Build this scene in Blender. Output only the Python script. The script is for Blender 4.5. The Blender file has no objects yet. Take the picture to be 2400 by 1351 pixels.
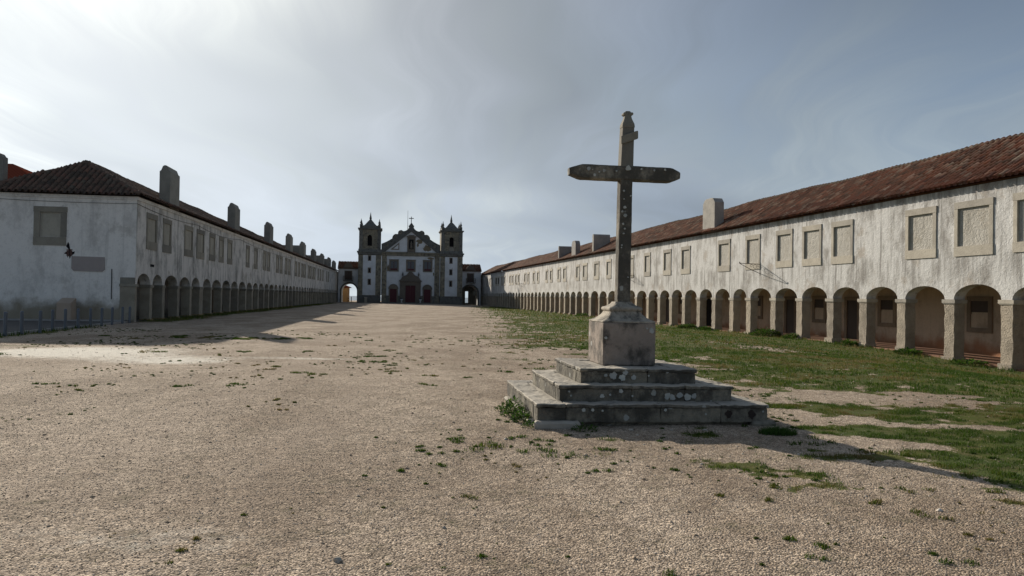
import bpy, bmesh, math, random
import numpy as np
from mathutils import Vector, Matrix, Euler
random.seed(7)
RNG = np.random.default_rng(11)
sc = bpy.context.scene
R = math.radians

# ------------------------------------------------------------------ camera
cam_d = bpy.data.cameras.new('camera'); cam = bpy.data.objects.new('camera', cam_d)
sc.collection.objects.link(cam); sc.camera = cam
cam_d.sensor_width = 36.0; cam_d.lens = 36.0*1740/2400
cam_d.clip_start = 0.05; cam_d.clip_end = 30000
pitch = math.atan(21.4/1740); roll = 0.016
cam.rotation_mode = 'XYZ'
cam.matrix_world = Matrix.Translation((0, 0, 1.65)) @ Matrix.Rotation(R(90)+pitch, 4, 'X') @ Matrix.Rotation(roll, 4, 'Z')

# ------------------------------------------------------------------ light
SUN_AZ, SUN_EL = R(-34.0), R(20.7)        # azimuth measured from +Y towards +X
sdir = Vector((math.sin(SUN_AZ)*math.cos(SUN_EL), math.cos(SUN_AZ)*math.cos(SUN_EL), math.sin(SUN_EL)))
sun_d = bpy.data.lights.new('sun', 'SUN'); sun = bpy.data.objects.new('sun', sun_d)
sc.collection.objects.link(sun)
sun_d.energy = 4.8; sun_d.angle = R(0.6); sun_d.color = (1.0, 0.90, 0.76)
sun.rotation_euler = (-sdir).to_track_quat('-Z', 'Y').to_euler()

sc.view_settings.view_transform = 'Standard'; sc.view_settings.look = 'None'
sc.view_settings.gamma = 1.0; sc.view_settings.exposure = 0.26
sc.view_settings.use_curve_mapping = False
sc.render.engine = 'CYCLES'
sc.cycles.max_bounces = 5; sc.cycles.diffuse_bounces = 3; sc.cycles.use_denoising = True

# ------------------------------------------------------------------ node helpers
class NT:
    def __init__(s, tree): s.t = tree
    def n(s, typ, ins=None, **props):
        nd = s.t.nodes.new(typ)
        for k, v in props.items(): setattr(nd, k, v)
        for k, v in (ins or {}).items():
            sk = nd.inputs[k]
            if isinstance(v, bpy.types.NodeSocket): s.t.links.new(v, sk)
            else:
                if hasattr(sk.default_value, '__len__') and isinstance(v, (tuple, list)) and len(v) == 3 and len(sk.default_value) == 4: v = (*v, 1)
                sk.default_value = v
        return nd
    def math(s, op, a, b=0.0, c=0.0, clamp=False):
        return s.n('ShaderNodeMath', {0: a, 1: b, 2: c}, operation=op, use_clamp=clamp).outputs[0]
    def vmath(s, op, a, b=(0, 0, 0)):
        nd = s.n('ShaderNodeVectorMath', {0: a, 1: b}, operation=op)
        return nd.outputs['Value'] if op in ('DOT_PRODUCT', 'LENGTH') else nd.outputs['Vector']
    def map(s, v, scale=(1, 1, 1), loc=(0, 0, 0), rot=(0, 0, 0)):
        return s.n('ShaderNodeMapping', {'Vector': v, 'Scale': scale, 'Location': loc, 'Rotation': rot}).outputs[0]
    def noise(s, v, scale=1.0, detail=4.0, rough=0.55, dist=0.0):
        return s.n('ShaderNodeTexNoise', {'Vector': v, 'Scale': scale, 'Detail': detail, 'Roughness': rough, 'Distortion': dist}).outputs[0]
    def voro(s, v, scale=1.0, feature='F1', rnd=1.0):
        return s.n('ShaderNodeTexVoronoi', {'Vector': v, 'Scale': scale, 'Randomness': rnd}, feature=feature)
    def step(s, v, a, b):   # smooth 0..1 between a and b
        return s.n('ShaderNodeMapRange', {'Value': v, 'From Min': a, 'From Max': b, 'To Min': 0.0, 'To Max': 1.0}, interpolation_type='SMOOTHSTEP').outputs[0]
    def mix(s, f, a, b, blend='MIX'):
        nd = s.n('ShaderNodeMix', None, data_type='RGBA', blend_type=blend)
        for k, v in ((0, f), (6, a), (7, b)):
            if isinstance(v, bpy.types.NodeSocket): s.t.links.new(v, nd.inputs[k])
            else: nd.inputs[k].default_value = (*v, 1) if (isinstance(v, tuple) and len(v) == 3) else v
        return nd.outputs[2]
    def ramp(s, f, stops):
        nd = s.n('ShaderNodeValToRGB', {'Fac': f}); cr = nd.color_ramp
        while len(cr.elements) < len(stops): cr.elements.new(0.5)
        for e, (p, c) in zip(cr.elements, stops):
            e.position = p; e.color = (*c, 1) if len(c) == 3 else c
        return nd.outputs[0]
    def sep(s, v): return s.n('ShaderNodeSeparateXYZ', {0: v}).outputs
    def comb(s, x, y, z): return s.n('ShaderNodeCombineXYZ', {0: x, 1: y, 2: z}).outputs[0]
    def attr(s, name): return s.n('ShaderNodeAttribute', attribute_name=name).outputs['Fac']

def material(name, fn, rough=0.9, spec=0.25):
    m = bpy.data.materials.new(name); m.use_nodes = True
    t = m.node_tree; t.nodes.clear(); g = NT(t)
    out = g.n('ShaderNodeOutputMaterial'); p = g.n('ShaderNodeBsdfPrincipled', {'Roughness': rough, 'Specular IOR Level': spec})
    t.links.new(p.outputs[0], out.inputs[0])
    co = g.n('ShaderNodeTexCoord').outputs['Object']
    r = fn(g, co, p)
    col, h, dist = (r + (None, 0.02))[:3] if isinstance(r, tuple) and len(r) < 3 else r
    if isinstance(col, bpy.types.NodeSocket): t.links.new(col, p.inputs['Base Color'])
    else: p.inputs['Base Color'].default_value = (*col, 1)
    if h is not None:
        b = g.n('ShaderNodeBump', {'Height': h, 'Strength': 1.0, 'Distance': dist})
        t.links.new(b.outputs[0], p.inputs['Normal'])
    return m

# ------------------------------------------------------------------ world: nishita sky behind a veil of cirrus
w = bpy.data.worlds.new('World'); sc.world = w; w.use_nodes = True
w.node_tree.nodes.clear(); g = NT(w.node_tree)
wo = g.n('ShaderNodeOutputWorld')
sky = g.n('ShaderNodeTexSky', sky_type='NISHITA', sun_disc=False, sun_elevation=SUN_EL, sun_rotation=SUN_AZ, altitude=100.0, air_density=1.0, dust_density=1.5, ozone_density=1.0)
d = g.n('ShaderNodeTexCoord').outputs['Generated']
d = g.vmath('NORMALIZE', d)
x, y, z = g.sep(d)[:3]
ds = g.math('MAXIMUM', g.vmath('DOT_PRODUCT', d, tuple(sdir)), 0.0)
zz = g.math('MAXIMUM', z, 0.0)
den = g.math('ADD', zz, 0.13)
pl = g.comb(g.math('DIVIDE', x, den), g.math('DIVIDE', y, den), 0.0)
warp = g.noise(g.map(pl, (0.45, 0.45, 1)), 1.0, 3.0, 0.5)
plw = g.vmath('ADD', pl, g.comb(g.math('MULTIPLY', warp, 2.2), g.math('MULTIPLY', warp, 1.4), 0.0))
n1 = g.noise(g.map(plw, (0.60, 0.20, 1), (3.1, 1.7, 0), (0, 0, R(30))), 1.0, 4.0, 0.50)     # broad bands
n2 = g.noise(g.map(plw, (2.6, 0.34, 1), (0.4, 5.7, 0), (0, 0, R(38))), 1.0, 7.0, 0.60, 0.3)  # fine streaks
n3 = g.noise(g.map(plw, (0.42, 0.30, 1), (7.3, 2.2, 0), (0, 0, R(12))), 1.0, 3.0, 0.5)
cov = g.step(g.math('ADD', g.math('MULTIPLY', n1, 0.66), g.math('MULTIPLY', n2, 0.34)), 0.36, 0.62)
glow1 = g.math('POWER', ds, 5.5); glow2 = g.math('POWER', ds, 22.0)
veil = g.mix(g.step(zz, 0.0, 0.40), (3.1, 3.55, 3.95), (1.22, 1.52, 1.90))
veil = g.mix(1.0, veil, g.mix(glow1, (0, 0, 0), (5.0, 4.9, 4.5)), 'ADD')
veil = g.mix(1.0, veil, g.mix(glow2, (0, 0, 0), (2.6, 2.6, 2.45)), 'ADD')
nish = g.mix(1.0, sky.outputs[0], (5.0, 5.2, 5.6), 'DARKEN')
thin = g.mix(0.45, veil, nish)
thin = g.mix(0.60, thin, g.mix(g.step(zz, 0.0, 0.5), (2.3, 3.3, 4.7), (0.95, 1.25, 1.85)))
thin = g.mix(1.0, thin, g.mix(glow1, (0, 0, 0), (3.6, 3.5, 3.2)), 'ADD')
thick = g.mix(1.0, veil, g.mix(g.step(n3, 0.40, 0.62), (0.66, 0.69, 0.73), (1.22, 1.22, 1.18)), 'MULTIPLY')
thick = g.mix(1.0, thick, g.mix(g.step(n2, 0.32, 0.66), (0.82, 0.83, 0.86), (1.14, 1.14, 1.12)), 'MULTIPLY')
col = g.mix(g.math('MULTIPLY', cov, 0.88), thin, thick)
bg = g.n('ShaderNodeBackground', {'Color': col, 'Strength': 0.1})
w.node_tree.links.new(bg.outputs[0], wo.inputs[0])

# ------------------------------------------------------------------ object helpers
def link(o, parent=None):
    sc.collection.objects.link(o)
    if parent is not None: o.parent = parent
    return o
def empty(name, loc=(0, 0, 0), rotz=0.0, parent=None):
    o = bpy.data.objects.new(name, None); link(o, parent); o.location = loc; o.rotation_euler = (0, 0, rotz); o.empty_display_size = 0.3
    return o
def tag(o, label, cat, group=None):
    o['label'] = label; o['category'] = cat
    if group: o['group'] = group
    return o
def struct(o): o['kind'] = 'structure'; return o
def stuff(o): o['kind'] = 'stuff'; return o

class MB:
    """collects polygons; T maps local coords"""
    def __init__(s, T=None, flip=False): s.v = []; s.f = []; s.T = T; s.flip = flip
    def P(s, p):
        s.v.append(s.T(p) if s.T else tuple(p)); return len(s.v)-1
    def poly(s, pts):
        idx = [s.P(p) for p in pts]
        s.f.append(idx[::-1] if s.flip else idx)
    def grid(s, fn, nu, nv):
        base = len(s.v)
        for j in range(nv+1):
            for i in range(nu+1): s.P(fn(i/nu, j/nv))
        for j in range(nv):
            for i in range(nu):
                a = base+j*(nu+1)+i; q = [a, a+1, a+nu+2, a+nu+1]
                s.f.append(q[::-1] if s.flip else q)
    def box(s, a, b):
        x0, y0, z0 = a; x1, y1, z1 = b
        c = [(x0,y0,z0),(x1,y0,z0),(x1,y1,z0),(x0,y1,z0),(x0,y0,z1),(x1,y0,z1),(x1,y1,z1),(x0,y1,z1)]
        i = [s.P(p) for p in c]
        for q in ((0,3,2,1),(4,5,6,7),(0,1,5,4),(1,2,6,5),(2,3,7,6),(3,0,4,7)):
            q = [i[k] for k in q]; s.f.append(q[::-1] if s.flip else q)
    def prism(s, pts, y0, y1):
        """pts: (x,z) outline counter-clockwise seen from -y; extruded y0..y1"""
        n = len(pts); a = [s.P((p[0], y0, p[1])) for p in pts]; b = [s.P((p[0], y1, p[1])) for p in pts]
        F = [a, b[::-1]] + [[a[(k+1) % n], a[k], b[k], b[(k+1) % n]] for k in range(n)]
        s.f += [q[::-1] for q in F] if s.flip else F
    def prismx(s, pts, x0, x1):
        """pts: (y,z) outline extruded along x"""
        n = len(pts); a = [s.P((x0, p[0], p[1])) for p in pts]; b = [s.P((x1, p[0], p[1])) for p in pts]
        F = [a[::-1], b] + [[a[k], a[(k+1) % n], b[(k+1) % n], b[k]] for k in range(n)]
        s.f += [q[::-1] for q in F] if s.flip else F
    def lathe(s, prof, c=(0, 0, 0), seg=12, sq=False):
        rings = []
        for r, z in prof:
            rings.append([s.P((c[0]+r*math.cos(2*math.pi*(k+0.5)/seg), c[1]+r*math.sin(2*math.pi*(k+0.5)/seg), c[2]+z)) for k in range(seg)])
        for a, b in zip(rings, rings[1:]):
            for k in range(seg):
                q = [a[k], a[(k+1) % seg], b[(k+1) % seg], b[k]]; s.f.append(q[::-1] if s.flip else q)
        s.f.append(rings[0][::-1]); s.f.append(rings[-1])
    def tube(s, path, r, seg=6):
        rings = []
        P = [Vector(p) for p in path]
        for i, p in enumerate(P):
            t = (P[min(i+1, len(P)-1)]-P[max(i-1, 0)]).normalized()
            u = t.cross(Vector((0, 0, 1)));
            if u.length < 1e-3: u = Vector((1, 0, 0))
            u.normalize(); v = t.cross(u)
            rings.append([s.P(p+u*r*math.cos(2*math.pi*k/seg)+v*r*math.sin(2*math.pi*k/seg)) for k in range(seg)])
        for a, b in zip(rings, rings[1:]):
            for k in range(seg): s.f.append([a[k], a[(k+1) % seg], b[(k+1) % seg], b[k]])
        s.f.append(rings[0][::-1]); s.f.append(rings[-1])
    def build(s, name, m, parent=None, smooth=False, bevel=0.0):
        me = bpy.data.meshes.new(name); me.from_pydata([tuple(v) for v in s.v], [], s.f); me.materials.append(m)
        if smooth: me.shade_smooth()
        o = bpy.data.objects.new(name, me); link(o, parent)
        if bevel:
            b = o.modifiers.new('bevel', 'BEVEL'); b.width = bevel; b.segments = 1; b.limit_method = 'ANGLE'
        return o

# numpy value noise
def _h(ix, iy, seed):
    n = (ix*374761393 + iy*668265263 + seed*1442695041).astype(np.int64)
    n = (n ^ (n >> 13)) * 1274126177; n &= 0xffffffff
    n = n ^ (n >> 16)
    return (n & 0xffff)/65535.0
def vnoise(x, y, seed=0):
    x = np.asarray(x, float); y = np.asarray(y, float)
    ix = np.floor(x).astype(np.int64); iy = np.floor(y).astype(np.int64); fx = x-ix; fy = y-iy
    fx = fx*fx*(3-2*fx); fy = fy*fy*(3-2*fy)
    a = _h(ix, iy, seed); b = _h(ix+1, iy, seed); c = _h(ix, iy+1, seed); dd = _h(ix+1, iy+1, seed)
    return (a*(1-fx)+b*fx)*(1-fy)+(c*(1-fx)+dd*fx)*fy
def fbm(x, y, seed=0, oct=4):
    s = 0; a = 0.5; t = 0
    for k in range(oct):
        s = s+a*vnoise(x*2**k+17.3*k, y*2**k-9.1*k, seed+k); t += a; a *= 0.5
    return s/t
def sstep(a, b, v):
    t = np.clip((v-a)/(b-a), 0, 1); return t*t*(3-2*t)

# ------------------------------------------------------------------ site layout (metres; x right, y away, z up)
LP = np.array([-20.3, 40.0]); LA = math.atan(0.15)          # left wing: near corner, direction (-.15,1)
LD = np.array([-math.sin(LA), math.cos(LA)]); LN = np.array([-LD[1], LD[0]])   # LN: away from the court
RP = np.array([20.1, 29.0]); RA = math.atan(0.187)
RD = np.array([-math.sin(RA), math.cos(RA)]); RN = np.array([RD[1], -RD[0]])
CA = R(9.6); CP = np.array([-22.5, 165.0])
RG_S = [-30, -16, 0.9, 3.4, 6.6, 13, 22, 30, 62, 90, 121, 140, 160]
RG_Z = [-1.3, -1.2, -.96, -.82, -.70, -.57, -.58, -.60, -.50, -.47, -.45, -.36, -.30]
def rg(s): return np.interp(s, RG_S, RG_Z)
def gz(X, Y):
    X = np.asarray(X, float); Y = np.asarray(Y, float)
    dx = X-RP[0]; dy = Y-RP[1]
    s = dx*RD[0]+dy*RD[1]; dR = -(dx*RN[0]+dy*RN[1])
    w_ = 1-sstep(0.0, 13.0, dR)
    base = -0.13*np.clip(Y/165, 0, 1)
    z_ = base*(1-w_)+rg(s)*w_
    far = sstep(228, 262, Y)
    return z_ + (fbm(X*0.35, Y*0.35, 3, 3)-0.5)*0.05*(1-w_*0.6) - far*60

# ------------------------------------------------------------------ materials
def m_gravel(g, co, p):
    veg = g.attr('veg'); pale = g.attr('pale'); path = g.attr('path')
    big = g.noise(g.map(co, (1.0, 0.6, 1), (0, 0, 0), (0, 0, R(12))), 0.42, 6, 0.68); mid = g.noise(co, 1.7, 5, 0.65); fine = g.noise(co, 22, 4, 0.7)
    v = g.voro(co, 68.0); vc = g.sep(v.outputs['Color'])[0]
    v2 = g.voro(co, 27.0); vc2 = g.sep(v2.outputs['Color'])[1]
    c = g.mix(g.step(big, 0.38, 0.60), (0.385, 0.315, 0.255), (0.60, 0.515, 0.435))
    c = g.mix(g.math('MULTIPLY', g.step(mid, 0.46, 0.66), 0.45), c, (0.34, 0.29, 0.235))
    c = g.mix(0.9, c, g.mix(vc, (0.45, 0.42, 0.39), (1.50, 1.47, 1.42)), 'MULTIPLY')
    c = g.mix(g.math('MULTIPLY', g.step(v.outputs[0], 0.42, 0.70), 0.6), c, (0.10, 0.078, 0.055))
    c = g.mix(0.35, c, g.mix(vc2, (0.5, 0.46, 0.42), (1.5, 1.48, 1.40)), 'MULTIPLY')
    v3 = g.sep(g.voro(g.map(co, (1, 1, 1)), 12.0).outputs['Color'])[0]
    c = g.mix(0.35, c, g.mix(v3, (0.6, 0.57, 0.54), (1.4, 1.38, 1.32)), 'MULTIPLY')
    c = g.mix(g.math('MULTIPLY', g.step(g.noise(co, 3.4, 8, 0.8), 0.54, 0.66), 0.6), c, (0.15, 0.135, 0.08))
    c = g.mix(g.math('MULTIPLY', g.step(fine, 0.52, 0.72), 0.55), c, (0.16, 0.13, 0.10))
    c = g.mix(g.math('MULTIPLY', path, 0.6), c, (0.40, 0.32, 0.25))
    pn = g.step(g.math('MULTIPLY', pale, g.math('ADD', -0.75, g.math('MULTIPLY', g.noise(co, 3.6, 8, 0.88), 3.7))), 0.40, 1.1)
    c = g.mix(g.math('MULTIPLY', pn, 0.85), c, (0.86, 0.82, 0.72))
    gn = g.noise(co, 9.0, 5, 0.7)
    gm = g.step(g.math('ADD', veg, g.math('MULTIPLY', g.math('SUBTRACT', gn, 0.5), 2.3)), 0.42, 0.66)
    gc = g.mix(g.step(g.noise(co, 0.9, 4, 0.6), 0.35, 0.68), (0.040, 0.080, 0.007), (0.090, 0.100, 0.016))
    gc = g.mix(g.math('MULTIPLY', g.step(g.noise(co, 3.0, 6, 0.75), 0.44, 0.64), 0.5), gc, (0.14, 0.105, 0.048))
    gc = g.mix(0.6, gc, g.mix(g.noise(co, 40, 3, 0.7), (0.4, 0.4, 0.4), (1.6, 1.6, 1.5)), 'MULTIPLY')
    c = g.mix(g.math('MULTIPLY', gm, 0.93), c, gc)
    h = g.math('ADD', g.math('MULTIPLY', g.math('SUBTRACT', 1.0, v.outputs[0]), 0.5), g.math('ADD', g.math('MULTIPLY', fine, 0.9), g.math('MULTIPLY', g.noise(co, 5, 4, 0.6), 1.6)))
    return c, h, 0.021
M_ground = material('gravel_ground', m_gravel, 0.95, 0.1)

def plaster(base, stain, brown, amt, streak, bump, damp=None, low_band_z=0.7, bdist=0.03, seed=0.0, drips=False):
    def fn(g, co, p):
        cc = g.map(co, (1, 1, 1), (seed, seed*2, 0))
        s = g.noise(g.map(cc, (1.0, 1.0, 0.6)), 0.8, 8, 0.75); f = g.noise(cc, 5.0, 6, 0.7); v = g.noise(g.map(cc, (2.2, 2.2, 0.13)), 1.5, 5, 0.65)
        c = g.mix(g.math('MULTIPLY', g.step(s, 0.45, 0.68), amt), base, stain)
        c = g.mix(g.math('MULTIPLY', g.step(v, 0.52, 0.72), streak), c, tuple(k*0.75 for k in stain))
        c = g.mix(g.math('MULTIPLY', g.step(g.noise(cc, 0.55, 5, 0.7), 0.56, 0.66), amt*0.65), c, brown)
        c = g.mix(g.math('MULTIPLY', g.step(f, 0.50, 0.78), 0.55), c, tuple(k*0.62 for k in base))
        c = g.mix(g.math('MULTIPLY', g.step(g.noise(cc, 16.0, 4, 0.7), 0.60, 0.70), 0.5), c, tuple(k*0.4 for k in base))
        if drips:      # rain streaks under the sills and below the eaves
            zc = g.sep(co)[2]; nv = g.noise(g.map(cc, (1.6, 1.6, 0.10)), 1.3, 6, 0.7)
            zone = g.math('MAXIMUM', g.math('MULTIPLY', g.step(zc, 4.1, 3.6), g.step(zc, 2.3, 3.3)), g.step(zc, 5.9, 6.7))
            c = g.mix(g.math('MULTIPLY', g.math('MULTIPLY', g.step(nv, 0.44, 0.64), zone), 0.75), c, tuple(k*0.8 for k in stain))
        if damp:  # lower band of another tone; damp on the left wing's outer walls
            zc = g.sep(co)[2]
            dm = g.step(g.math('ADD', zc, g.math('MULTIPLY', g.math('SUBTRACT', g.noise(cc, 1.3, 4, 0.6), 0.5), 1.3)), low_band_z, low_band_z-0.75)
            c = g.mix(g.math('MULTIPLY', dm, 0.85), c, damp)
        a = g.noise(g.map(cc, (1, 1, 1.0)), 6.5, 4, 0.6, 0.8)
        h = g.math('ADD', g.math('MULTIPLY', a, bump), g.math('MULTIPLY', g.noise(cc, 24, 3, 0.6), bump*0.35))
        return c, h, bdist
    return fn
M_plR = material('weathered_limewash', plaster((0.62, 0.615, 0.60), (0.30, 0.285, 0.265), (0.38, 0.33, 0.275), 1.0, 1.0, 0.85, bdist=0.04, drips=True))
M_plL = material('grey_limewash', plaster((0.72, 0.70, 0.655), (0.24, 0.24, 0.225), (0.29, 0.265, 0.205), 0.95, 0.9, 0.3, damp=(0.15, 0.12, 0.075), low_band_z=0.9, seed=4.0))
M_plF = material('white_limewash', plaster((0.84, 0.825, 0.78), (0.42, 0.41, 0.385), (0.38, 0.36, 0.31), 0.6, 0.3, 0.15, damp=(0.20, 0.165, 0.105), low_band_z=1.35, seed=9.0))
M_in = material('gallery_plaster', plaster((0.56, 0.45, 0.34), (0.34, 0.26, 0.19), (0.20, 0.15, 0.11), 0.6, 0.4, 0.4, damp=(0.30, 0.13, 0.06), low_band_z=0.15, seed=2.0))  # turns reddish towards the floor
M_inL = material('gallery_plaster_grey', plaster((0.25, 0.24, 0.225), (0.15, 0.145, 0.135), (0.16, 0.13, 0.09), 0.6, 0.4, 0.3, damp=(0.06, 0.055, 0.04), low_band_z=0.75, seed=5.0))  # turns darker towards the floor
M_infR = material('window_infill_plaster', plaster((0.47, 0.45, 0.405), (0.30, 0.28, 0.24), (0.30, 0.26, 0.2), 0.6, 0.5, 1.4, bdist=0.04, seed=7.0))
M_infL = material('window_infill_smooth', plaster((0.44, 0.415, 0.345), (0.28, 0.265, 0.225), (0.23, 0.2, 0.15), 0.6, 0.6, 0.2, seed=8.0))

def stone(base, dark, crust=0.0, lich=0.0, bump=0.5, bdist=0.02, courses=None, seed=0.0, topdark=None):
    def fn(g, co, p):
        ob = g.n('ShaderNodeObjectInfo').outputs['Random']
        cc = g.vmath('ADD', g.map(co, (1, 1, 1), (seed, 0, seed)), (0, 0, 0))
        s = g.noise(cc, 1.6, 6, 0.65); f = g.noise(cc, 13.0, 5, 0.7)
        c = g.mix(g.step(s, 0.38, 0.66), base, tuple(0.5*(a+b) for a, b in zip(base, dark)))
        c = g.mix(g.math('MULTIPLY', g.step(f, 0.5, 0.75), 0.6), c, dark)
        c = g.mix(1.0, c, g.mix(ob, (0.80, 0.80, 0.81), (1.14, 1.12, 1.08)), 'MULTIPLY')
        h = g.math('ADD', g.math('MULTIPLY', f, bump), g.math('MULTIPLY', g.noise(cc, 45, 3, 0.6), bump*0.4))
        if courses:
            xyz = g.sep(co)
            bt = g.n('ShaderNodeTexBrick', {'Vector': g.comb(g.math('ADD', xyz[0], xyz[1]), xyz[2], 0.0), 'Color1': (0.8, 0.8, 0.8), 'Color2': (1.15, 1.12, 1.05), 'Mortar': (0.55, 0.55, 0.55), 'Scale': 1.0, 'Mortar Size': 0.012, 'Brick Width': courses[0], 'Row Height': courses[1]})
            c = g.mix(1.0, c, bt.outputs[0], 'MULTIPLY')
        if crust:
            k = g.step(g.noise(g.map(cc, (1, 1, 0.8)), 2.6, 7, 0.7), 0.60-0.22*crust, 0.70-0.12*crust)
            c = g.mix(g.math('MULTIPLY', k, 0.85), c, (0.055, 0.052, 0.045))
        if lich:
            v = g.voro(g.vmath('ADD', cc, g.comb(g.math('MULTIPLY', g.noise(cc, 18, 2), 0.06), 0.0, g.math('MULTIPLY', g.noise(cc, 15, 2), 0.06))), 7.0)
            rr = g.sep(v.outputs['Color'])[2]
            k = g.math('MULTIPLY', g.step(v.outputs[0], 0.30, 0.22), g.step(rr, 1.0-lich, 1.02-lich))
            c = g.mix(g.math('MULTIPLY', k, 0.8), c, (0.42, 0.43, 0.40))
        return c, h, bdist
    return fn
M_stR = material('limestone_frame', stone((0.46, 0.43, 0.37), (0.27, 0.245, 0.21), bump=0.8))
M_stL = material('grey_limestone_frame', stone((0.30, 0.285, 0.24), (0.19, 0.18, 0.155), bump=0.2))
M_gfr = material('gallery_frame_stone', stone((0.27, 0.215, 0.16), (0.16, 0.13, 0.10)))
M_pierR = material('pier_limestone', stone((0.46, 0.405, 0.33), (0.25, 0.215, 0.17), bump=1.3, bdist=0.06, seed=3.0))
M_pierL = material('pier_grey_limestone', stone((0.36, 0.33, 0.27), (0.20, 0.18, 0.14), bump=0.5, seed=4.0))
M_pierD = material('pier_ochre_base', stone((0.36, 0.27, 0.14), (0.17, 0.14, 0.085), bump=0.5, seed=4.0))
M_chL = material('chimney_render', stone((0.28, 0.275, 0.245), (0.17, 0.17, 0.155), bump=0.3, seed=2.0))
M_chR = material('chimney_plaster', stone((0.36, 0.345, 0.32), (0.19, 0.185, 0.175), bump=0.9, bdist=0.04, seed=6.0))
M_church = material('church_limestone', stone((0.26, 0.24, 0.19), (0.15, 0.148, 0.13), crust=0.45, bump=0.3, courses=(1.1, 0.5)))
M_churchp = material('portal_limestone', stone((0.185, 0.160, 0.130), (0.12, 0.105, 0.09), bump=0.3))
M_churchd = material('roofline_limestone', stone((0.17, 0.172, 0.16), (0.10, 0.104, 0.10), crust=0.4, bump=0.4))
M_cross = material('cross_limestone', stone((0.30, 0.275, 0.225), (0.12, 0.11, 0.095), crust=1.15, lich=0.22, bump=1.0, bdist=0.012, seed=1.0))
M_crossup = material('cross_upper_limestone', stone((0.25, 0.235, 0.195), (0.17, 0.16, 0.135), crust=0.1, bump=0.4, bdist=0.008, seed=12.0))
M_ped = material('pedestal_limestone', stone((0.37, 0.315, 0.27), (0.16, 0.135, 0.12), crust=0.75, lich=0.05, bump=0.8, bdist=0.012, seed=5.0))
M_pedcap = material('pedestal_cap_limestone', stone((0.44, 0.40, 0.34), (0.20, 0.185, 0.16), crust=0.5, lich=0.1, bump=1.0, bdist=0.015, seed=15.0))
def m_tread(g, co, p):
    a, h, d_ = stone((0.48, 0.445, 0.385), (0.27, 0.25, 0.21), crust=0.12, bump=0.9, bdist=0.012, seed=8.0)(g, co, p)
    b_, h2, d2 = stone((0.27, 0.25, 0.205), (0.11, 0.10, 0.085), crust=0.9, lich=0.3, bump=1.0, bdist=0.012, seed=28.0)(g, co, p)
    nz = g.sep(g.n('ShaderNodeNewGeometry').outputs['Normal'])[2]
    return g.mix(g.step(nz, 0.75, 0.35), a, b_), h, d_
M_tread = material('step_tread_limestone', m_tread)
M_riser = material('step_riser_limestone', stone((0.26, 0.24, 0.195), (0.10, 0.095, 0.08), crust=0.95, lich=0.14, bump=1.2, bdist=0.02, seed=18.0))
M_lichen = material('pale_lichen', stone((0.50, 0.52, 0.50), (0.34, 0.36, 0.34), bump=0.8, bdist=0.006))

def m_churchwhite(g, co, p):
    a = g.noise(g.map(co, (0.45, 0.45, 0.45), (3.3, 0, 1.9)), 1.0, 7, 0.72)
    b = g.noise(co, 1.9, 6, 0.72)
    c = g.mix(g.step(g.noise(co, 0.7, 4, 0.6), 0.35, 0.7), (0.66, 0.68, 0.70), (0.55, 0.565, 0.57))
    k = g.math('MAXIMUM', g.step(a, 0.635, 0.65), g.math('MULTIPLY', g.step(b, 0.665, 0.68), g.step(a, 0.50, 0.54)))
    c = g.mix(k, c, (0.20, 0.165, 0.11))
    return c, g.math('SUBTRACT', 1.0, k), 0.02
M_cwhite = material('flaking_white_render', m_churchwhite)

def m_tile(g, co, p):
    r = g.math('FRACT', g.math('ADD', g.attr('rnd'), g.n('ShaderNodeObjectInfo').outputs['Random']))
    c = g.ramp(r, [(0.0, (0.075, 0.038, 0.027)), (0.25, (0.16, 0.072, 0.045)), (0.5, (0.20, 0.078, 0.046)), (0.7, (0.13, 0.075, 0.052)), (0.84, (0.26, 0.18, 0.125)), (0.94, (0.24, 0.09, 0.05)), (1.0, (0.36, 0.28, 0.21))])
    n = g.noise(co, 1.2, 5, 0.65); f = g.noise(co, 14, 4, 0.7)
    c = g.mix(g.math('MULTIPLY', g.step(n, 0.46, 0.66), 0.6), c, (0.060, 0.048, 0.036))
    c = g.mix(g.math('MULTIPLY', g.step(f, 0.55, 0.72), 0.6), c, (0.045, 0.036, 0.028))
    c = g.mix(g.math('MULTIPLY', g.step(f, 0.38, 0.30), 0.5), c, (0.26, 0.20, 0.14))
    return c, f, 0.01
M_tile = material('old_clay_tile', m_tile, 0.9, 0.15)
def m_tileL(g, co, p):
    r = g.math('FRACT', g.math('ADD', g.attr('rnd'), g.n('ShaderNodeObjectInfo').outputs['Random']))
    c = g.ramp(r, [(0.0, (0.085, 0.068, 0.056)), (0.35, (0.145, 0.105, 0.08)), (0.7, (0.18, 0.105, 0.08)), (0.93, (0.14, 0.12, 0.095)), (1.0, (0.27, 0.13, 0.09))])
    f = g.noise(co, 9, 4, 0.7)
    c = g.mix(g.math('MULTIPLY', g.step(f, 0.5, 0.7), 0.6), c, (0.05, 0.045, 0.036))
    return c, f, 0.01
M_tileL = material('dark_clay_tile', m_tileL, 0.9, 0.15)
M_newtile = material('new_red_tile', lambda g, co, p: (g.mix(g.n('ShaderNodeTexWave', {'Vector': co, 'Scale': 1.3, 'Distortion': 0.3}).outputs[1], (0.10, 0.028, 0.018), (0.20, 0.055, 0.034)), None, 0.01), 1.0, 0.0)
M_mortar = material('ridge_mortar', lambda g, co, p: (g.mix(g.noise(co, 3, 5, 0.7), (0.12, 0.085, 0.055), (0.30, 0.24, 0.16)), g.noise(co, 9, 4, 0.6), 0.03))
M_dark = material('painted_dark_interior', lambda g, co, p: ((0.012, 0.012, 0.014), None, 0.01))  # near-black colour stands in for the unlit depth of openings
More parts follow.
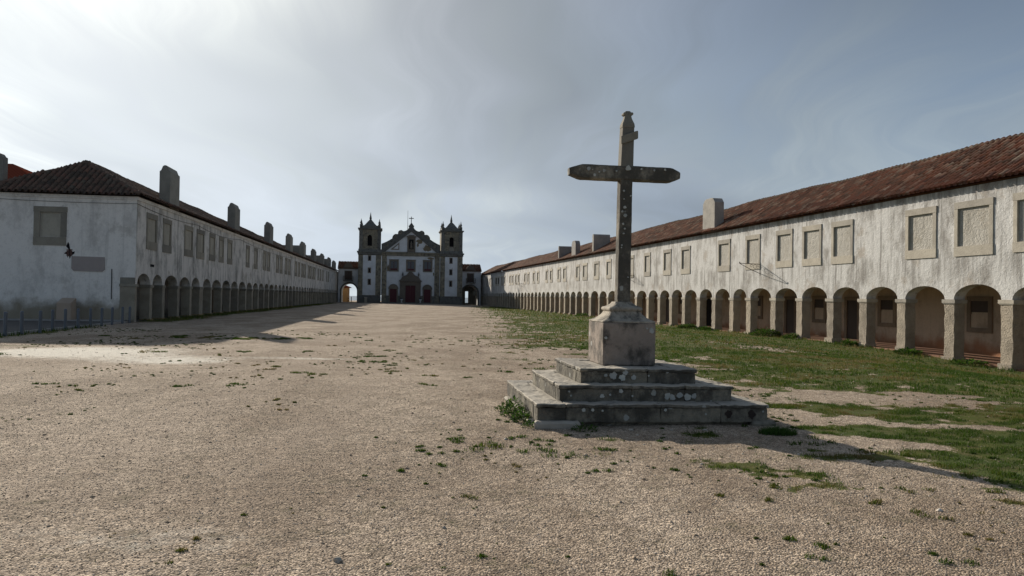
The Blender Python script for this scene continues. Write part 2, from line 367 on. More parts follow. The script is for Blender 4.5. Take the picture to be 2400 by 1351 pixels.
M_wood = material('dark_shutter_and_opening', lambda g, co, p: (g.mix(g.noise(g.map(co, (6, 6, 0.6)), 1.0, 3), (0.05, 0.038, 0.032), (0.085, 0.065, 0.055)), None, 0.01), 0.5, 0.3)
M_red = material('dark_red_paint', lambda g, co, p: (g.mix(g.noise(g.map(co, (5, 5, 0.8)), 1.0, 4), (0.055, 0.004, 0.010), (0.08, 0.008, 0.014)), None, 0.01), 0.55, 0.4)
M_glass = material('window_glass', lambda g, co, p: (g.mix(g.noise(co, 1.3, 2), (0.02, 0.022, 0.03), (0.05, 0.045, 0.055)), None, 0.01), 0.12, 0.5)
M_iron = material('rusty_iron', lambda g, co, p: (g.mix(g.noise(co, 20, 4), (0.03, 0.022, 0.018), (0.07, 0.045, 0.032)), None, 0.01), 0.7, 0.4)
def m_steel(g, co, p):
    p.inputs['Metallic'].default_value = 0.6
    return (g.mix(g.noise(g.map(co, (8, 8, 2)), 1.0, 4), (0.10, 0.12, 0.15), (0.15, 0.17, 0.195)), None, 0.01)
M_steel = material('brushed_steel', m_steel, 0.42, 0.5)
M_asph = material('asphalt', lambda g, co, p: (g.mix(g.noise(co, 1.1, 5, 0.6), (0.07, 0.068, 0.066), (0.115, 0.11, 0.105)), g.noise(co, 60, 3, 0.6), 0.006))
M_kerb = material('kerb_concrete', lambda g, co, p: (g.mix(g.noise(co, 6, 5, 0.6), (0.27, 0.26, 0.25), (0.42, 0.41, 0.39)), g.noise(co, 30, 3), 0.006))
M_lect = material('sandy_concrete', lambda g, co, p: (g.mix(g.noise(co, 4, 5, 0.6), (0.40, 0.32, 0.25), (0.48, 0.39, 0.31)), g.noise(co, 40, 3), 0.004))
M_plaque = material('pinkish_plaque', lambda g, co, p: (g.mix(g.noise(co, 5, 5, 0.6), (0.33, 0.29, 0.275), (0.42, 0.375, 0.355)), g.noise(co, 30, 3), 0.004))
M_brick = material('exposed_brick', lambda g, co, p: (g.mix(g.noise(co, 12, 3), (0.10, 0.045, 0.035), (0.22, 0.14, 0.12)), None, 0.01))
M_white = material('white_paint', lambda g, co, p: (g.mix(g.noise(co, 3, 4), (0.55, 0.55, 0.54), (0.72, 0.72, 0.70)), None, 0.01), 0.6)
M_glowwall = material('glow_tinted_wall', plaster((0.40, 0.25, 0.12), (0.28, 0.17, 0.085), (0.2, 0.13, 0.08), 0.5, 0.4, 0.3))  # orange of the sky glow is put into the wall colour
M_sea = material('sea_water', lambda g, co, p: ((0.02, 0.045, 0.06), g.noise(g.map(co, (1, 1, 1)), 0.05, 5, 0.6), 0.6), 0.25, 0.5)
M_floor = material('gallery_floor', lambda g, co, p: (g.mix(g.noise(co, 1.5, 5, 0.6), (0.20, 0.11, 0.07), (0.30, 0.17, 0.11)), g.noise(co, 12, 4), 0.02))
M_cable = material('black_cable', lambda g, co, p: ((0.05, 0.05, 0.052), None, 0.01), 0.6)

def m_leaf(g, co, p):
    r = g.attr('rnd')
    c = g.ramp(r, [(0.0, (0.028, 0.060, 0.010)), (0.4, (0.045, 0.095, 0.014)), (0.75, (0.075, 0.12, 0.022)), (1.0, (0.15, 0.135, 0.045))])
    p.inputs['Roughness'].default_value = 0.6
    p.inputs['Subsurface Weight'].default_value = 0.0
    return c
def leafmat(name, stops):
    def fn(g, co, p):
        return (g.ramp(g.attr('rnd'), stops), None, 0.01)
    m = material(name, fn, 0.65, 0.3)
    # thin leaves let light through
    g = NT(m.node_tree); pr = next(n for n in m.node_tree.nodes if n.type == 'BSDF_PRINCIPLED'); out = next(n for n in m.node_tree.nodes if n.type == 'OUTPUT_MATERIAL')
    src = pr.inputs['Base Color'].links[0].from_socket
    tr = g.n('ShaderNodeBsdfTranslucent', {'Color': src}); mx = g.n('ShaderNodeMixShader', {0: 0.4})
    m.node_tree.links.new(pr.outputs[0], mx.inputs[1]); m.node_tree.links.new(tr.outputs[0], mx.inputs[2]); m.node_tree.links.new(mx.outputs[0], out.inputs[0])
    return m
M_grass = leafmat('grass_blades', [(0.0, (0.024, 0.058, 0.005)), (0.45, (0.055, 0.105, 0.008)), (0.8, (0.10, 0.105, 0.016)), (1.0, (0.19, 0.145, 0.06))])
M_weed = leafmat('weed_leaves', [(0.0, (0.03, 0.075, 0.012)), (0.5, (0.06, 0.13, 0.018)), (1.0, (0.11, 0.17, 0.03))])
M_peb = material('pebbles', lambda g, co, p: (g.ramp(g.attr('rnd'), [(0.0, (0.20, 0.155, 0.115)), (0.3, (0.38, 0.30, 0.22)), (0.6, (0.52, 0.425, 0.32)), (0.85, (0.46, 0.415, 0.36)), (1.0, (0.68, 0.63, 0.56))]), None, 0.01), 0.9, 0.2)
M_rock = material('pale_rock', lambda g, co, p: (g.mix(g.noise(co, 9, 4), (0.30, 0.27, 0.22), (0.50, 0.46, 0.40)), g.noise(co, 30, 3), 0.005))

def set_rnd(me, vals, domain='POINT'):
    a = me.attributes.new('rnd', 'FLOAT', domain); a.data.foreach_set('value', np.asarray(vals, np.float32))
def np_mesh(name, verts, faces, m, parent=None, rnd=None, smooth=False):
    me = bpy.data.meshes.new(name)
    verts = np.asarray(verts, np.float32); faces = np.asarray(faces, np.int32)
    k = faces.shape[1]
    me.vertices.add(len(verts)); me.vertices.foreach_set('co', verts.ravel())
    me.loops.add(faces.size); me.loops.foreach_set('vertex_index', faces.ravel())
    me.polygons.add(len(faces)); me.polygons.foreach_set('loop_start', np.arange(len(faces), dtype=np.int32)*k)
    me.update(calc_edges=True); me.validate()
    me.materials.append(m)
    if smooth: me.shade_smooth()
    if rnd is not None: set_rnd(me, rnd)
    o = bpy.data.objects.new(name, me); link(o, parent); return o

# ------------------------------------------------------------------ ground sheet
def turf_edge(Y):
    return np.interp(Y, [0, 5, 7, 8.5, 10, 12, 14, 17, 20, 28, 45, 80, 130, 170], [5.2, 4.6, 3.9, 3.0, 3.4, 4.1, 3.6, 2.3, 1.4, 0.2, -0.6, -2.8, -5.5, -8])
def rdist(X, Y): return -((X-RP[0])*RN[0]+(Y-RP[1])*RN[1])
def ldist(X, Y): return -((X-LP[0])*LN[0]+(Y-LP[1])*LN[1])
def lecoord(X, Y): return (X-LP[0])*LD[0]+(Y-LP[1])*LD[1]
KB0, KB1 = np.array([-18.0, 25.6]), np.array([-20.35, 39.3])      # kerb / bollard line
def kerbd(X, Y):
    t = (KB1-KB0)/np.linalg.norm(KB1-KB0); return (X-KB0[0])*t[1]-(Y-KB0[1])*t[0]
def veg_cov(X, Y):
    e = X-turf_edge(Y)
    cov = 0.98*sstep(-3.5, 3.2, e)
    cov = cov*(0.90+0.42*sstep(2, 7, e))
    dR = rdist(X, Y)
    cov = np.maximum(cov, 1.25*(1-sstep(0.6, 1.8, dR))*(dR > -0.3))
    # worn foot track near the right gallery, bare spots
    def spot(cx, cy, rx, ry, k, rot=0.0):
        a, b = (X-cx), (Y-cy); c_, s_ = math.cos(rot), math.sin(rot)
        return k*np.exp(-(((a*c_+b*s_)/rx)**2+((-a*s_+b*c_)/ry)**2)*1.4)
    cov = cov-spot(9.3, 27.5, 2.4, 3.6, 0.95, 0.3)-spot(6.2, 12.8, 2.2, 0.8, 0.55, -0.35)-spot(5.0, 10.4, 1.6, 0.5, 0.7, -0.3)-spot(8.0, 13.0, 3.5, 0.9, 0.35, -0.3)-spot(7.5, 19.5, 1.6, 1.6, 0.3)-spot(4.7, 8.6, 1.7, 0.35, 0.5, -0.2)
    cov = cov+spot(4.7, 9.6, 0.75, 0.42, 0.95, -0.3)+spot(6.4, 9.3, 0.8, 0.3, 0.45, -0.2)+spot(5.1, 7.3, 0.55, 0.22, 0.5)+spot(5.1, 11.5, 2.0, 0.35, 0.5, -0.35)
    cov = cov+spot(0.1, 7.9, 1.6, 0.9, 0.10)+spot(-0.6, 9.0, 1.4, 0.5, 0.1)
    # strip along the left gallery and the kerb
    dl = ldist(X, Y); sl = lecoord(X, Y)
    cov = np.maximum(cov, (1.05*(1-sstep(0.5, 2.6, dl)))*(sl > 1.0)*(dl > -0.2))
    kd = kerbd(X, Y); cov = np.maximum(cov, 0.85*(1-sstep(0.25, 1.0, kd))*(kd > -0.05)*(Y < 35)*(Y > 10))
    cov = np.maximum(cov, 0.50*np.exp(-((Y-21.8)/0.5)**2)*(X < -14))
    return np.where(Y > 160, 0.0, cov)
def veg_mask(X, Y):
    n = 0.40*fbm(X*0.55, Y*0.55, 21, 4)+0.60*fbm(X*2.4, Y*2.4, 31, 5)
    cv = veg_cov(X, Y); return sstep(0.47, 0.62, n*1.5+(cv-0.5)*0.52-0.262)*sstep(0.04, 0.2, cv)
def axis_lines(lo, hi, c, fine, grow):
    out = [c]; stp = fine; v_ = c
    while v_ < hi: v_ += stp; stp = max(fine, abs(v_-c)*grow); out.append(v_)
    v_ = c; L2 = []; stp = fine
    while v_ > lo: v_ -= stp; stp = max(fine, abs(v_-c)*grow); L2.append(v_)
    return np.array(L2[::-1]+out)
xs = axis_lines(-1500, 1500, 4.0, 0.10, 0.022)
ys = axis_lines(-60, 700, 7.0, 0.10, 0.0165)
XX, YY = np.meshgrid(xs, ys)
ZZ = gz(XX, YY)
nx, ny = len(xs), len(ys)
ii = (np.arange(ny-1)[:, None]*nx+np.arange(nx-1)[None, :]).ravel()
gf = np.stack([ii, ii+1, ii+nx+1, ii+nx], 1)
ground = np_mesh('ground', np.stack([XX.ravel(), YY.ravel(), ZZ.ravel()], 1), gf, M_ground, smooth=True)
struct(ground)
def gattr(name, arr):
    a = ground.data.attributes.new(name, 'FLOAT', 'POINT'); a.data.foreach_set('value', arr.ravel().astype(np.float32))
gattr('veg', veg_mask(XX, YY)*0.95)
def ell(cx, cy, rx, ry): return np.exp(-(((XX-cx)/rx)**2+((YY-cy)/ry)**2))
gattr('pale', 0.95*ell(-10.8, 20.0, 2.6, 2.6)+0.9*ell(-12.6, 20.0, 1.6, 1.4)+0.8*ell(-8.0, 18.0, 1.7, 1.1)+0.75*ell(-5.2, 19.3, 1.8, 0.5)+0.5*ell(-2.4, 5.0, 2.0, 0.6)+0.3*ell(-5.5, 6.5, 2.0, 1.2))
tr = np.exp(-((XX+2.0+0.10*YY-0.6*np.sin(YY*0.11))/0.45)**2)+np.exp(-((XX+3.9+0.10*YY-0.6*np.sin(YY*0.11))/0.45)**2)
gattr('path', np.clip(tr*sstep(4, 9, YY)*0.6+0.9*ell(9.3, 27.5, 2.6, 3.4), 0, 1))

sea = MB(); sea.poly([(-14000, 240, -45), (14000, 240, -45), (14000, 26000, -45), (-14000, 26000, -45)])
struct(sea.build('sea', M_sea))

# ------------------------------------------------------------------ generic wall pieces
def arch_strip(mb, s0, s1, zi, rise, ztop, d0, d1, cl, cr, n=12):
    """wall zone above an arch opening between openings s0..s1; bay spans cl..cr"""
    c = 0.5*(s0+s1); a = 0.5*(s1-s0)
    pts = [(c-a*math.cos(math.pi*k/n), zi+rise*math.sin(math.pi*k/n)) for k in range(n+1)]
    for d in (d0, d1):
        if cl < s0: mb.poly([(cl, d, zi), (s0, d, zi), (s0, d, ztop), (cl, d, ztop)])
        if cr > s1: mb.poly([(s1, d, zi), (cr, d, zi), (cr, d, ztop), (s1, d, ztop)])
        for p, q in zip(pts, pts[1:]):
            mb.poly([(p[0], d, p[1]), (q[0], d, q[1]), (q[0], d, ztop), (p[0], d, ztop)])
    for p, q in zip(pts, pts[1:]):
        mb.poly([(p[0], d0, p[1]), (p[0], d1, p[1]), (q[0], d1, q[1]), (q[0], d0, q[1])])
    if cl < s0: mb.poly([(cl, d0, zi), (cl, d1, zi), (s0, d1, zi), (s0, d0, zi)])
    if cr > s1: mb.poly([(s1, d0, zi), (s1, d1, zi), (cr, d1, zi), (cr, d0, zi)])
def holes_wall(mb, s0, s1, z0, z1, holes, d, depth):
    """front face at depth d with rectangular holes (a,b,c,e) recessed by depth (reveals only)"""
    S = sorted(set([s0, s1]+[h[0] for h in holes]+[h[1] for h in holes])); S = [v for v in S if s0 <= v <= s1]
    Z = sorted(set([z0, z1]+[h[2] for h in holes]+[h[3] for h in holes]))
    for a, b in zip(S, S[1:]):
        for c, e in zip(Z, Z[1:]):
            m1, m2 = 0.5*(a+b), 0.5*(c+e)
            if any(h[0] < m1 < h[1] and h[2] < m2 < h[3] for h in holes): continue
            mb.poly([(a, d, c), (b, d, c), (b, d, e), (a, d, e)])
    for h in holes:
        a, b, c, e = h[:4]; q = d+depth
        mb.poly([(a, d, c), (a, q, c), (a, q, e), (a, d, e)]); mb.poly([(b, d, c), (b, d, e), (b, q, e), (b, q, c)])
        mb.poly([(a, d, c), (b, d, c), (b, q, c), (a, q, c)]); mb.poly([(a, d, e), (a, q, e), (b, q, e), (b, d, e)])

def rough_box(name, a, b, m, parent, cell=0.09, amp=0.006, bev=0.012, seed=0):
    """stone block with worn arrises and uneven faces"""
    a = Vector(a); b = Vector(b); bm = bmesh.new()
    bmesh.ops.create_cube(bm, size=1.0)
    for v in bm.verts:
        v.co = Vector((a[i]+(b[i]-a[i])*(v.co[i]+0.5) for i in range(3)))
    bmesh.ops.bevel(bm, geom=list(bm.edges), offset=bev, segments=1, affect='EDGES')
    for ax in range(3):
        nn = int((b[ax]-a[ax])/cell)
        for k in range(1, nn):
            co = a.copy(); co[ax] = a[ax]+(b[ax]-a[ax])*k/nn; no = Vector((0, 0, 0)); no[ax] = 1
            bmesh.ops.bisect_plane(bm, geom=bm.verts[:]+bm.edges[:]+bm.faces[:], plane_co=co, plane_no=no)
    from mathutils import noise as mn
    for v in bm.verts:
        o = Vector((seed*3.7, seed*1.3, 0))
        v.co += (mn.noise_vector(v.co*5+o)*0.6+mn.noise_vector(v.co*14+o)*0.5)*amp
    me = bpy.data.meshes.new(name); bm.to_mesh(me); bm.free(); me.materials.append(m)
    o = bpy.data.objects.new(name, me); link(o, parent); return o

def tile_mesh_cover(L=0.46, r0=0.112, r1=0.088, seg=5, th=0.0):
    v = []; f = []
    for k, (yy, r) in enumerate(((0, r0), (L, r1))):
        for i in range(seg+1):
            a = math.pi*i/seg
            v.append((-r*math.cos(a), yy, r*math.sin(a)*0.95))
    for i in range(seg): f.append((i, i+1, seg+2+i, seg+1+i))
    n0 = len(v)                                                   # inner lip at the mouth gives the tile its thickness
    for i in range(seg+1):
        a = math.pi*i/seg; v.append((-(r0-0.018)*math.cos(a), 0, (r0-0.018)*math.sin(a)*0.95))
    for i in range(seg): f.append((i, n0+i, n0+i+1, i+1))
    return np.array(v), np.array(f)
CV, CF = tile_mesh_cover()
def slope_frame(d0, z0, d1, z1):
    L = math.hypot(d1-d0, z1-z0); return L, (d1-d0)/L, (z1-z0)/L

def make_wing(kind):
    left = kind == 'L'
    if left:
        root = empty('arcaded_wing', (LP[0], LP[1], 0), 0)
        ax, ay = LD, LN; S0, S1 = 0.0, 138.0
        T = lambda p: (p[0]*ax[0]+p[1]*ay[0], p[0]*ax[1]+p[1]*ay[1], p[2])
        ctr = [0.15, 2.62, 4.81, 7.88, 10.68, 13.4, 16.27, 19.51, 22.67, 25.66, 29.01, 32.01, 35.06, 38.19, 41.07, 44.28, 47.17, 49.85, 52.62, 55.56, 58.74, 61.68, 64.84, 67.51, 70.55, 73.73, 76.21, 79.04, 82.18, 85.25, 87.94, 90.14, 92.91, 95.79, 98.65, 101.4, 104.34, 107.14, 110.23, 113.27, 116.14, 119.12, 122.21, 125.43, 128.6, 131.8, 135.0, 137.8]
        wid = [0.30]+[0.46]*60; wid[5] = 0.92
        wins = [(1.54, 3.42), (4.46, 6.14), (8.96, 10.99), (11.92, 13.93), (15.4, 17.12), (18.31, 19.96), (21.21, 22.98), (28.64, 30.26), (32.47, 34.22), (37.34, 39.16), (39.67, 41.47), (45.3, 47.27), (48.05, 50.01), (52.04, 53.9), (54.65, 56.6), (60.5, 62.8), (63.7, 65.9), (67.1, 69.3), (69.9, 72.1), (74.91, 76.84), (77.45, 79.47), (80.6, 82.44), (82.94, 85.0), (88.58, 90.19), (91.7, 93.81), (96.0, 98.2), (103.41, 105.08), (106.78, 108.52)]
        zw = lambda s: (4.02, 6.07)
        zi, capb, rise = 2.03, 1.88, 0.62
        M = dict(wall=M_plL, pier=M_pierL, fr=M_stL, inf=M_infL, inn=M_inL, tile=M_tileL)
        zr = lambda s: 8.92; RO = 3.8
        gfun = lambda s: 0.0*s-0.03
    else:
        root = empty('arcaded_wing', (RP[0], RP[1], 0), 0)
        ax, ay = RD, RN; S0, S1 = -17.0, 151.0
        T = lambda p: (p[0]*ax[0]+p[1]*ay[0], p[0]*ax[1]+p[1]*ay[1], p[2])
        far = [1.21, 4.25, 7.28, 10.15, 12.98, 15.99, 18.96, 22.16, 24.56, 27.36, 30.07, 32.86, 35.55, 38.2, 40.99, 44.08, 46.75, 49.59, 53.04, 56.11, 59.83, 62.75, 65.66, 68.53, 71.45, 73.99, 76.82, 79.56, 82.42, 85.24, 87.86, 90.48, 93.25, 95.97, 98.57, 101.39, 104.02, 106.47, 109.31, 111.83, 114.49, 116.91, 119.72, 122.22, 124.65, 127.27, 130.27, 132.79, 135.4, 137.96, 140.48, 143.21, 145.76, 148.38, 151.2]
        wd = 0.58; wid = [wd]*len(far); wid[20] = 0.95
        ctr = [f_-w_/2 for f_, w_ in zip(far, wid)]
        pre = [-16.9, -14.0, -11.0, -8.0, -5.0, -2.05]; ctr = pre+ctr; wid = [wd]*len(pre)+wid
        wins = [(-14.5, -12.6), (-10, -8.1), (-5.6, -3.7), (-1.14, 0.61), (1.58, 3.67), (4.73, 6.72), (10.68, 12.57), (13.51, 15.44), (16.48, 18.36), (20.34, 22.28), (24.53, 26.44), (31.32, 33.16), (35.24, 37.0), (40.08, 41.7), (44.5, 46.14), (51.52, 53.26), (55.89, 57.84), (60.54, 62.5), (63.89, 65.56), (70.4, 72.09), (73.36, 75.17), (77.96, 79.62), (80.8, 82.38), (86.58, 88.34), (89.58, 91.24), (93.87, 95.51), (96.53, 98.27), (102.22, 103.7), (104.65, 106.35), (107.85, 109.61), (110.39, 112.14), (116.4, 118.16), (119.04, 120.92), (123.57, 125.41), (126.31, 128.27), (131.65, 133.51), (134.52, 136.39), (138.55, 140.25)]
        zw = lambda s: (3.74+0.13*min(max(s/110, 0), 1), 6.11-0.3*min(max((s-18)/60, 0), 1))
        zi, capb, rise = 1.86, 1.70, 0.63
        M = dict(wall=M_plR, pier=M_pierR, fr=M_stR, inf=M_infR, inn=M_in, tile=M_tile)
        zr = lambda s: 9.24-0.36*min(max(s/120, 0), 1); RO = 3.6
        gfun = rg
    flip = left
    mb = lambda: MB(T, flip)
    H = 6.72; TH = 0.56; ZB = zi+rise+0.08; DB = 3.15 if not left else 2.5
    # --- courtyard wall
    wmb = mb()
    for i in range(len(ctr)-1):
        a = ctr[i]+wid[i]/2-0.03; b = ctr[i+1]-wid[i+1]/2+0.03
        rr = rise*random.uniform(0.95, 1.04)
        arch_strip(wmb, a, b, zi, rr, ZB, 0, TH, ctr[i] if i else ctr[0]-wid[0]/2, ctr[i+1], 14)
    s_start = ctr[0]-wid[0]/2; s_end = ctr[-1]
    inset = 0.15
    holes = []
    for a, b in wins:
        z0, z1 = zw(a); holes.append((a+inset, b-inset, z0+inset+0.1, z1-inset))
    holes_wall(wmb, s_start, s_end, ZB, H, holes, 0.0, 0.14)
    wmb.poly([(s_start, TH, ZB), (s_end, TH, ZB), (s_end, TH, H), (s_start, TH, H)])
    # far and near gable ends, outer wall
    W = 2*RO
    for s in ([s_end] if left else [s_end, s_start]):
        wmb.poly([(s, 0, -1.5), (s, W, -1.5), (s, W, H), (s, RO, zr(s)-0.2), (s, 0, H)])
    wmb.poly([(s_start, W, -1.5), (s_end, W, -1.5), (s_end, W, H), (s_start, W, H)])
    wall = wmb.build('wall', M['wall'], root)
    # --- gallery behind the arches
    b = mb()
    b.poly([(s_start, DB, -1.3), (s_end, DB, -1.3), (s_end, DB, 3.0), (s_start, DB, 3.0)])
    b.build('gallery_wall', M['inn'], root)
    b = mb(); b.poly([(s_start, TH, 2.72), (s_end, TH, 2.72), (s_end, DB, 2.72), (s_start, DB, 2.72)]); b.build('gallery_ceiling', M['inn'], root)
    b = mb(); n = 50
    for k in range(n):
        a_, c_ = s_start+(s_end-s_start)*k/n, s_start+(s_end-s_start)*(k+1)/n; z0, z1 = float(gfun(a_))+0.05, float(gfun(c_))+0.05
        b.poly([(a_, 0.12, z0), (c_, 0.12, z1), (c_, DB, z1), (a_, DB, z0)]); b.poly([(a_, 0.12, z0-0.3), (c_, 0.12, z1-0.3), (c_, 0.12, z1), (a_, 0.12, z0)])
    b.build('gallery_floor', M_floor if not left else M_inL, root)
    # doors and windows on the gallery wall
    if left: feats = [(0.5*(ctr[i_]+ctr[i_+1])+0.3, 'door') for i_ in range(0, len(ctr)-1, 3)]
    else:
        feats = [(-6.5, 'win'), (-1.2, 'win'), (5.62, 'win'), (12.05, 'win'), (15.1, 'door'), (18.45, 'win'), (21.8, 'door'), (26.25, 'win'), (34.35, 'door')]
        f_ = 40.0
        while f_ < 146: feats += [(f_, 'win'), (f_+3.4, 'door')]; f_ += 7.1
    for c0, typ in feats:
        g0 = float(gfun(c0)); t = 0.22
        if typ == 'win': a, c, z0, z1 = c0-0.52, c0+0.52, 0.55, 1.82
        else: a, c, z0, z1 = c0-0.5, c0+0.5, g0+0.06, 1.78
        p = mb()
        black = (not left) and 34 < c0 < 35
        if typ == 'win':
            p.box((a, DB-0.03, z0), (c, DB-0.02, 0.5*(z0+z1))); pn = p.build('gallery_window', M['inn'], root)
            p = mb(); p.box((a, DB-0.03, 0.5*(z0+z1)+0.1), (c, DB-0.018, z1)); p.build('opening', M_wood, pn)  # dark panel paints the unlit depth of the upper half
        else:
            p.box((a, DB-0.03, z0), (c, DB-0.02, z1)); pn = p.build('gallery_door', M_dark if black else M_wood, root)
        f = mb(); lo = z0-(t if typ == 'win' else 0)
        f.box((a-t, DB-0.09, lo), (a, DB-0.005, z1+t)); f.box((c, DB-0.09, lo), (c+t, DB-0.005, z1+t)); f.box((a, DB-0.09, z1), (c, DB-0.005, z1+t))
        if typ == 'win': f.box((a, DB-0.095, z0-t), (c, DB-0.005, z0))
        f.build('frame', M_gfr, pn)
    # --- piers
    for i, (c, w_) in enumerate(zip(ctr, wid)):
        g0 = float(gfun(c))
        if left and i == 0: continue
        p = mb(); jt = random.uniform(-0.015, 0.015)
        nseg = 11 if c < 34 else 3
        zz_ = [g0-0.2+(capb-g0+0.2)*k/nseg for k in range(nseg+1)]
        prev = None
        for k, zq in enumerate(zz_):
            am = 0.022 if not left else 0.008; r_ = lambda: random.uniform(-am, am)
            ring = [(c-w_/2+r_(), jt+r_(), zq), (c+r_()*.5, jt+r_()*.5, zq), (c+w_/2+r_(), jt+r_(), zq), (c+w_/2+r_()*.5, TH*.5, zq), (c+w_/2+r_(), TH-0.02, zq), (c-w_/2+r_(), TH-0.02, zq)]
            if prev:
                for q in range(6): p.poly([prev[q], prev[(q+1) % 6], ring[(q+1) % 6], ring[q]])
            prev = ring
        pier = p.build('pier', M['pier'], root)
        q = mb(); q.box((c-w_/2-0.09, -0.05, capb), (c+w_/2+0.09, TH+0.03, zi-0.004)); q.box((c-w_/2-0.05, -0.025, capb-0.04), (c+w_/2+0.05, TH+0.01, capb-0.001)); q.build('capital', M['fr'], pier)
        if not left or c < 60:
            q = mb(); hb = random.choice([0.12, 0.17, 0.24]) if not left else 0.10
            e = random.uniform(0.03, 0.10); q.box((c-w_/2-e*0.7, -e, g0-0.3), (c+w_/2+e, TH, g0+hb)); q.build('base_stone', M['pier'] if not left else M_pierD, pier, bevel=0.02)
    # --- walled-up windows with stone surrounds
    for i, ((a, b_), h) in enumerate(zip(wins, holes)):
        z0, z1 = zw(a); q = mb(); yi = 0.03 if left else 0.055; q.poly([(h[0], yi, h[2]), (h[1], yi, h[2]), (h[1], yi, h[3]), (h[0], yi, h[3])])
        openw = (not left) and 126 > a > 123 or (not left) and 127 > a > 126.2
        wn = q.build('window', M_dark if openw else M['inf'], root)
        pr = -0.04 if not left else -0.03; jw = 0.2 if not left else 0.24
        e = lambda: random.uniform(-0.012, 0.012)
        x0, x1 = a, b_
        sh = 0.42 if not left else 0.46; lh = 0.30 if not left else 0.30
        q = mb(); q.box((x0+e(), pr-0.01, z1-lh), (x1+e(), 0.05, z1+e())); q.build('lintel', M['fr'], wn)
        q = mb(); q.box((x0+e(), pr-0.012, z0+e()), (x1+e(), 0.05, z0+sh)); q.build('sill', M['fr'], wn)
        q = mb(); q.box((x0+0.01, pr, z0+sh+0.004), (x0+jw+e(), 0.05, z1-lh-0.004)); q.build('jamb', M['fr'], wn)
        q = mb(); q.box((x1-jw+e(), pr, z0+sh+0.004), (x1-0.01, 0.05, z1-lh-0.004)); q.build('jamb', M['fr'], wn)
    # --- roof
    OV = 0.30; ze = H+0.06
    E0 = s_start-0.05; E1 = s_end+0.1; PB = 0.17
    hip = 3.1 if left else 0.0        # apex distance of the hipped near end
    def zroof(s, d):   # d from courtyard face 0..W
        zt = zr(s); t = (min(d, W-d)+OV)/(RO+OV); z_ = ze+(zt-ze)*t
        if left: z_ = min(z_, ze+(8.92-ze)*(s-E0+OV)/(hip+OV))
        return z_+0.05*math.sin(s*0.31)*min(t, 1)+0.03*math.sin(s*0.83+d)*min(t, 1)
    b = mb()
    nS = 84
    for side in (0, 1):
        dd = [(-OV+PB+(RO+OV-PB)*k/4) for k in range(5)]
        for i in range(nS):
            sa = E0+(E1-E0)*i/nS; sb = E0+(E1-E0)*(i+1)/nS
            for k in range(4):
                da, db = dd[k], dd[k+1]
                if side: da, db = W-da, W-db
                if left:
                    lim = lambda s_, d_: max(s_, E0-OV+(min(d_, W-d_)+OV)/(RO+OV)*(hip+OV))
                    pa, pb, pc, pd = (lim(sa, da), da), (lim(sb, da), da), (lim(sb, db), db), (lim(sa, db), db)
                    if i == 0: pa = (E0-OV+(min(da, W-da)+OV)/(RO+OV)*(hip+OV), da); pd = (E0-OV+(min(db, W-db)+OV)/(RO+OV)*(hip+OV), db)
                    if abs(pa[0]-pb[0]) < 1e-4 and abs(pc[0]-pd[0]) < 1e-4: continue
                else: pa, pb, pc, pd = (sa, da), (sb, da), (sb, db), (sa, db)
                b.poly([(q[0], q[1], zroof(*q)-0.02) for q in (pa, pb, pc, pd)])
    if left:
        b.poly([(E0-OV, -OV, ze-0.02), (E0-OV, W+OV, ze-0.02), (E0+hip, RO, 8.90)])
    # boarded underside of the eaves
    b.poly([(E0, -OV+PB, ze-0.02), (E1, -OV+PB, ze-0.02), (E1, 0.0, ze-0.03), (E0, 0.0, ze-0.03)])
    roof = b.build('roof', M['tile'], root)
    set_rnd(roof.data, np.full(len(roof.data.vertices), 0.1))
    # tiles: cover rows over channel rows
    SP = 0.315; EX = 0.37
    V = []; F = []; RN_ = []; off = 0
    single = []
    def put_tile(orig, ux, uy, nrm, sc_=1.0, inv=False):
        nonlocal off
        v = CV.copy()
        if inv: v[:, 2] = -v[:, 2]*0.55+0.035
        p = orig[None, :]+v[:, :1]*ux*sc_+v[:, 1:2]*uy+v[:, 2:3]*nrm*sc_
        V.append(p); F.append(CF+off); off += len(v); RN_.append(np.full(len(v), random.random()))
    def tofn(s, d, z): return np.array(T((s, d, z)))
    AX = np.array([ax[0], ax[1], 0]); AY = np.array([ay[0], ay[1], 0]); AZ = np.array([0, 0, 1.0])
    faces = [(0, 1)] if not left else [(0, 1)]
    ns = int((E1-E0)/SP)
    for i in range(ns):
        s = E0+SP*(i+0.5)
        zt = zr(s); L, cd, cz = slope_frame(-OV, ze, RO, zt)
        lim = L
        if left: lim = L*min(1.0, (s-E0+OV)/(hip+OV))
        wob = random.uniform(-0.02, 0.02)
        rows = int(lim/EX)+1
        for r in range(rows):
            t = r*EX
            if t > lim-0.12: break
            dd_ = -OV-0.08+cd*t; s2 = s+wob+random.uniform(-0.008, 0.008); zq = zroof(s2, max(dd_, -OV))+random.uniform(0.0, 0.02)+0.03
            uy = AY*cd+AZ*cz; nrm = AZ*cd-AY*cz
            tw = random.uniform(-0.03, 0.03); uy = uy+AX*tw+nrm*random.uniform(0.0, 0.03)
            o3 = tofn(s2, dd_, zq)
            if (not left) and -0.6 < s < 20.5 and r < 4 and len(single) < 300:
                single.append((o3, AX, uy, nrm))
            else: put_tile(o3, AX, uy, nrm)
            put_tile(tofn(s2+SP/2, dd_-0.02, zroof(s2, max(dd_, -OV))), AX, uy, nrm, 1.1, True)
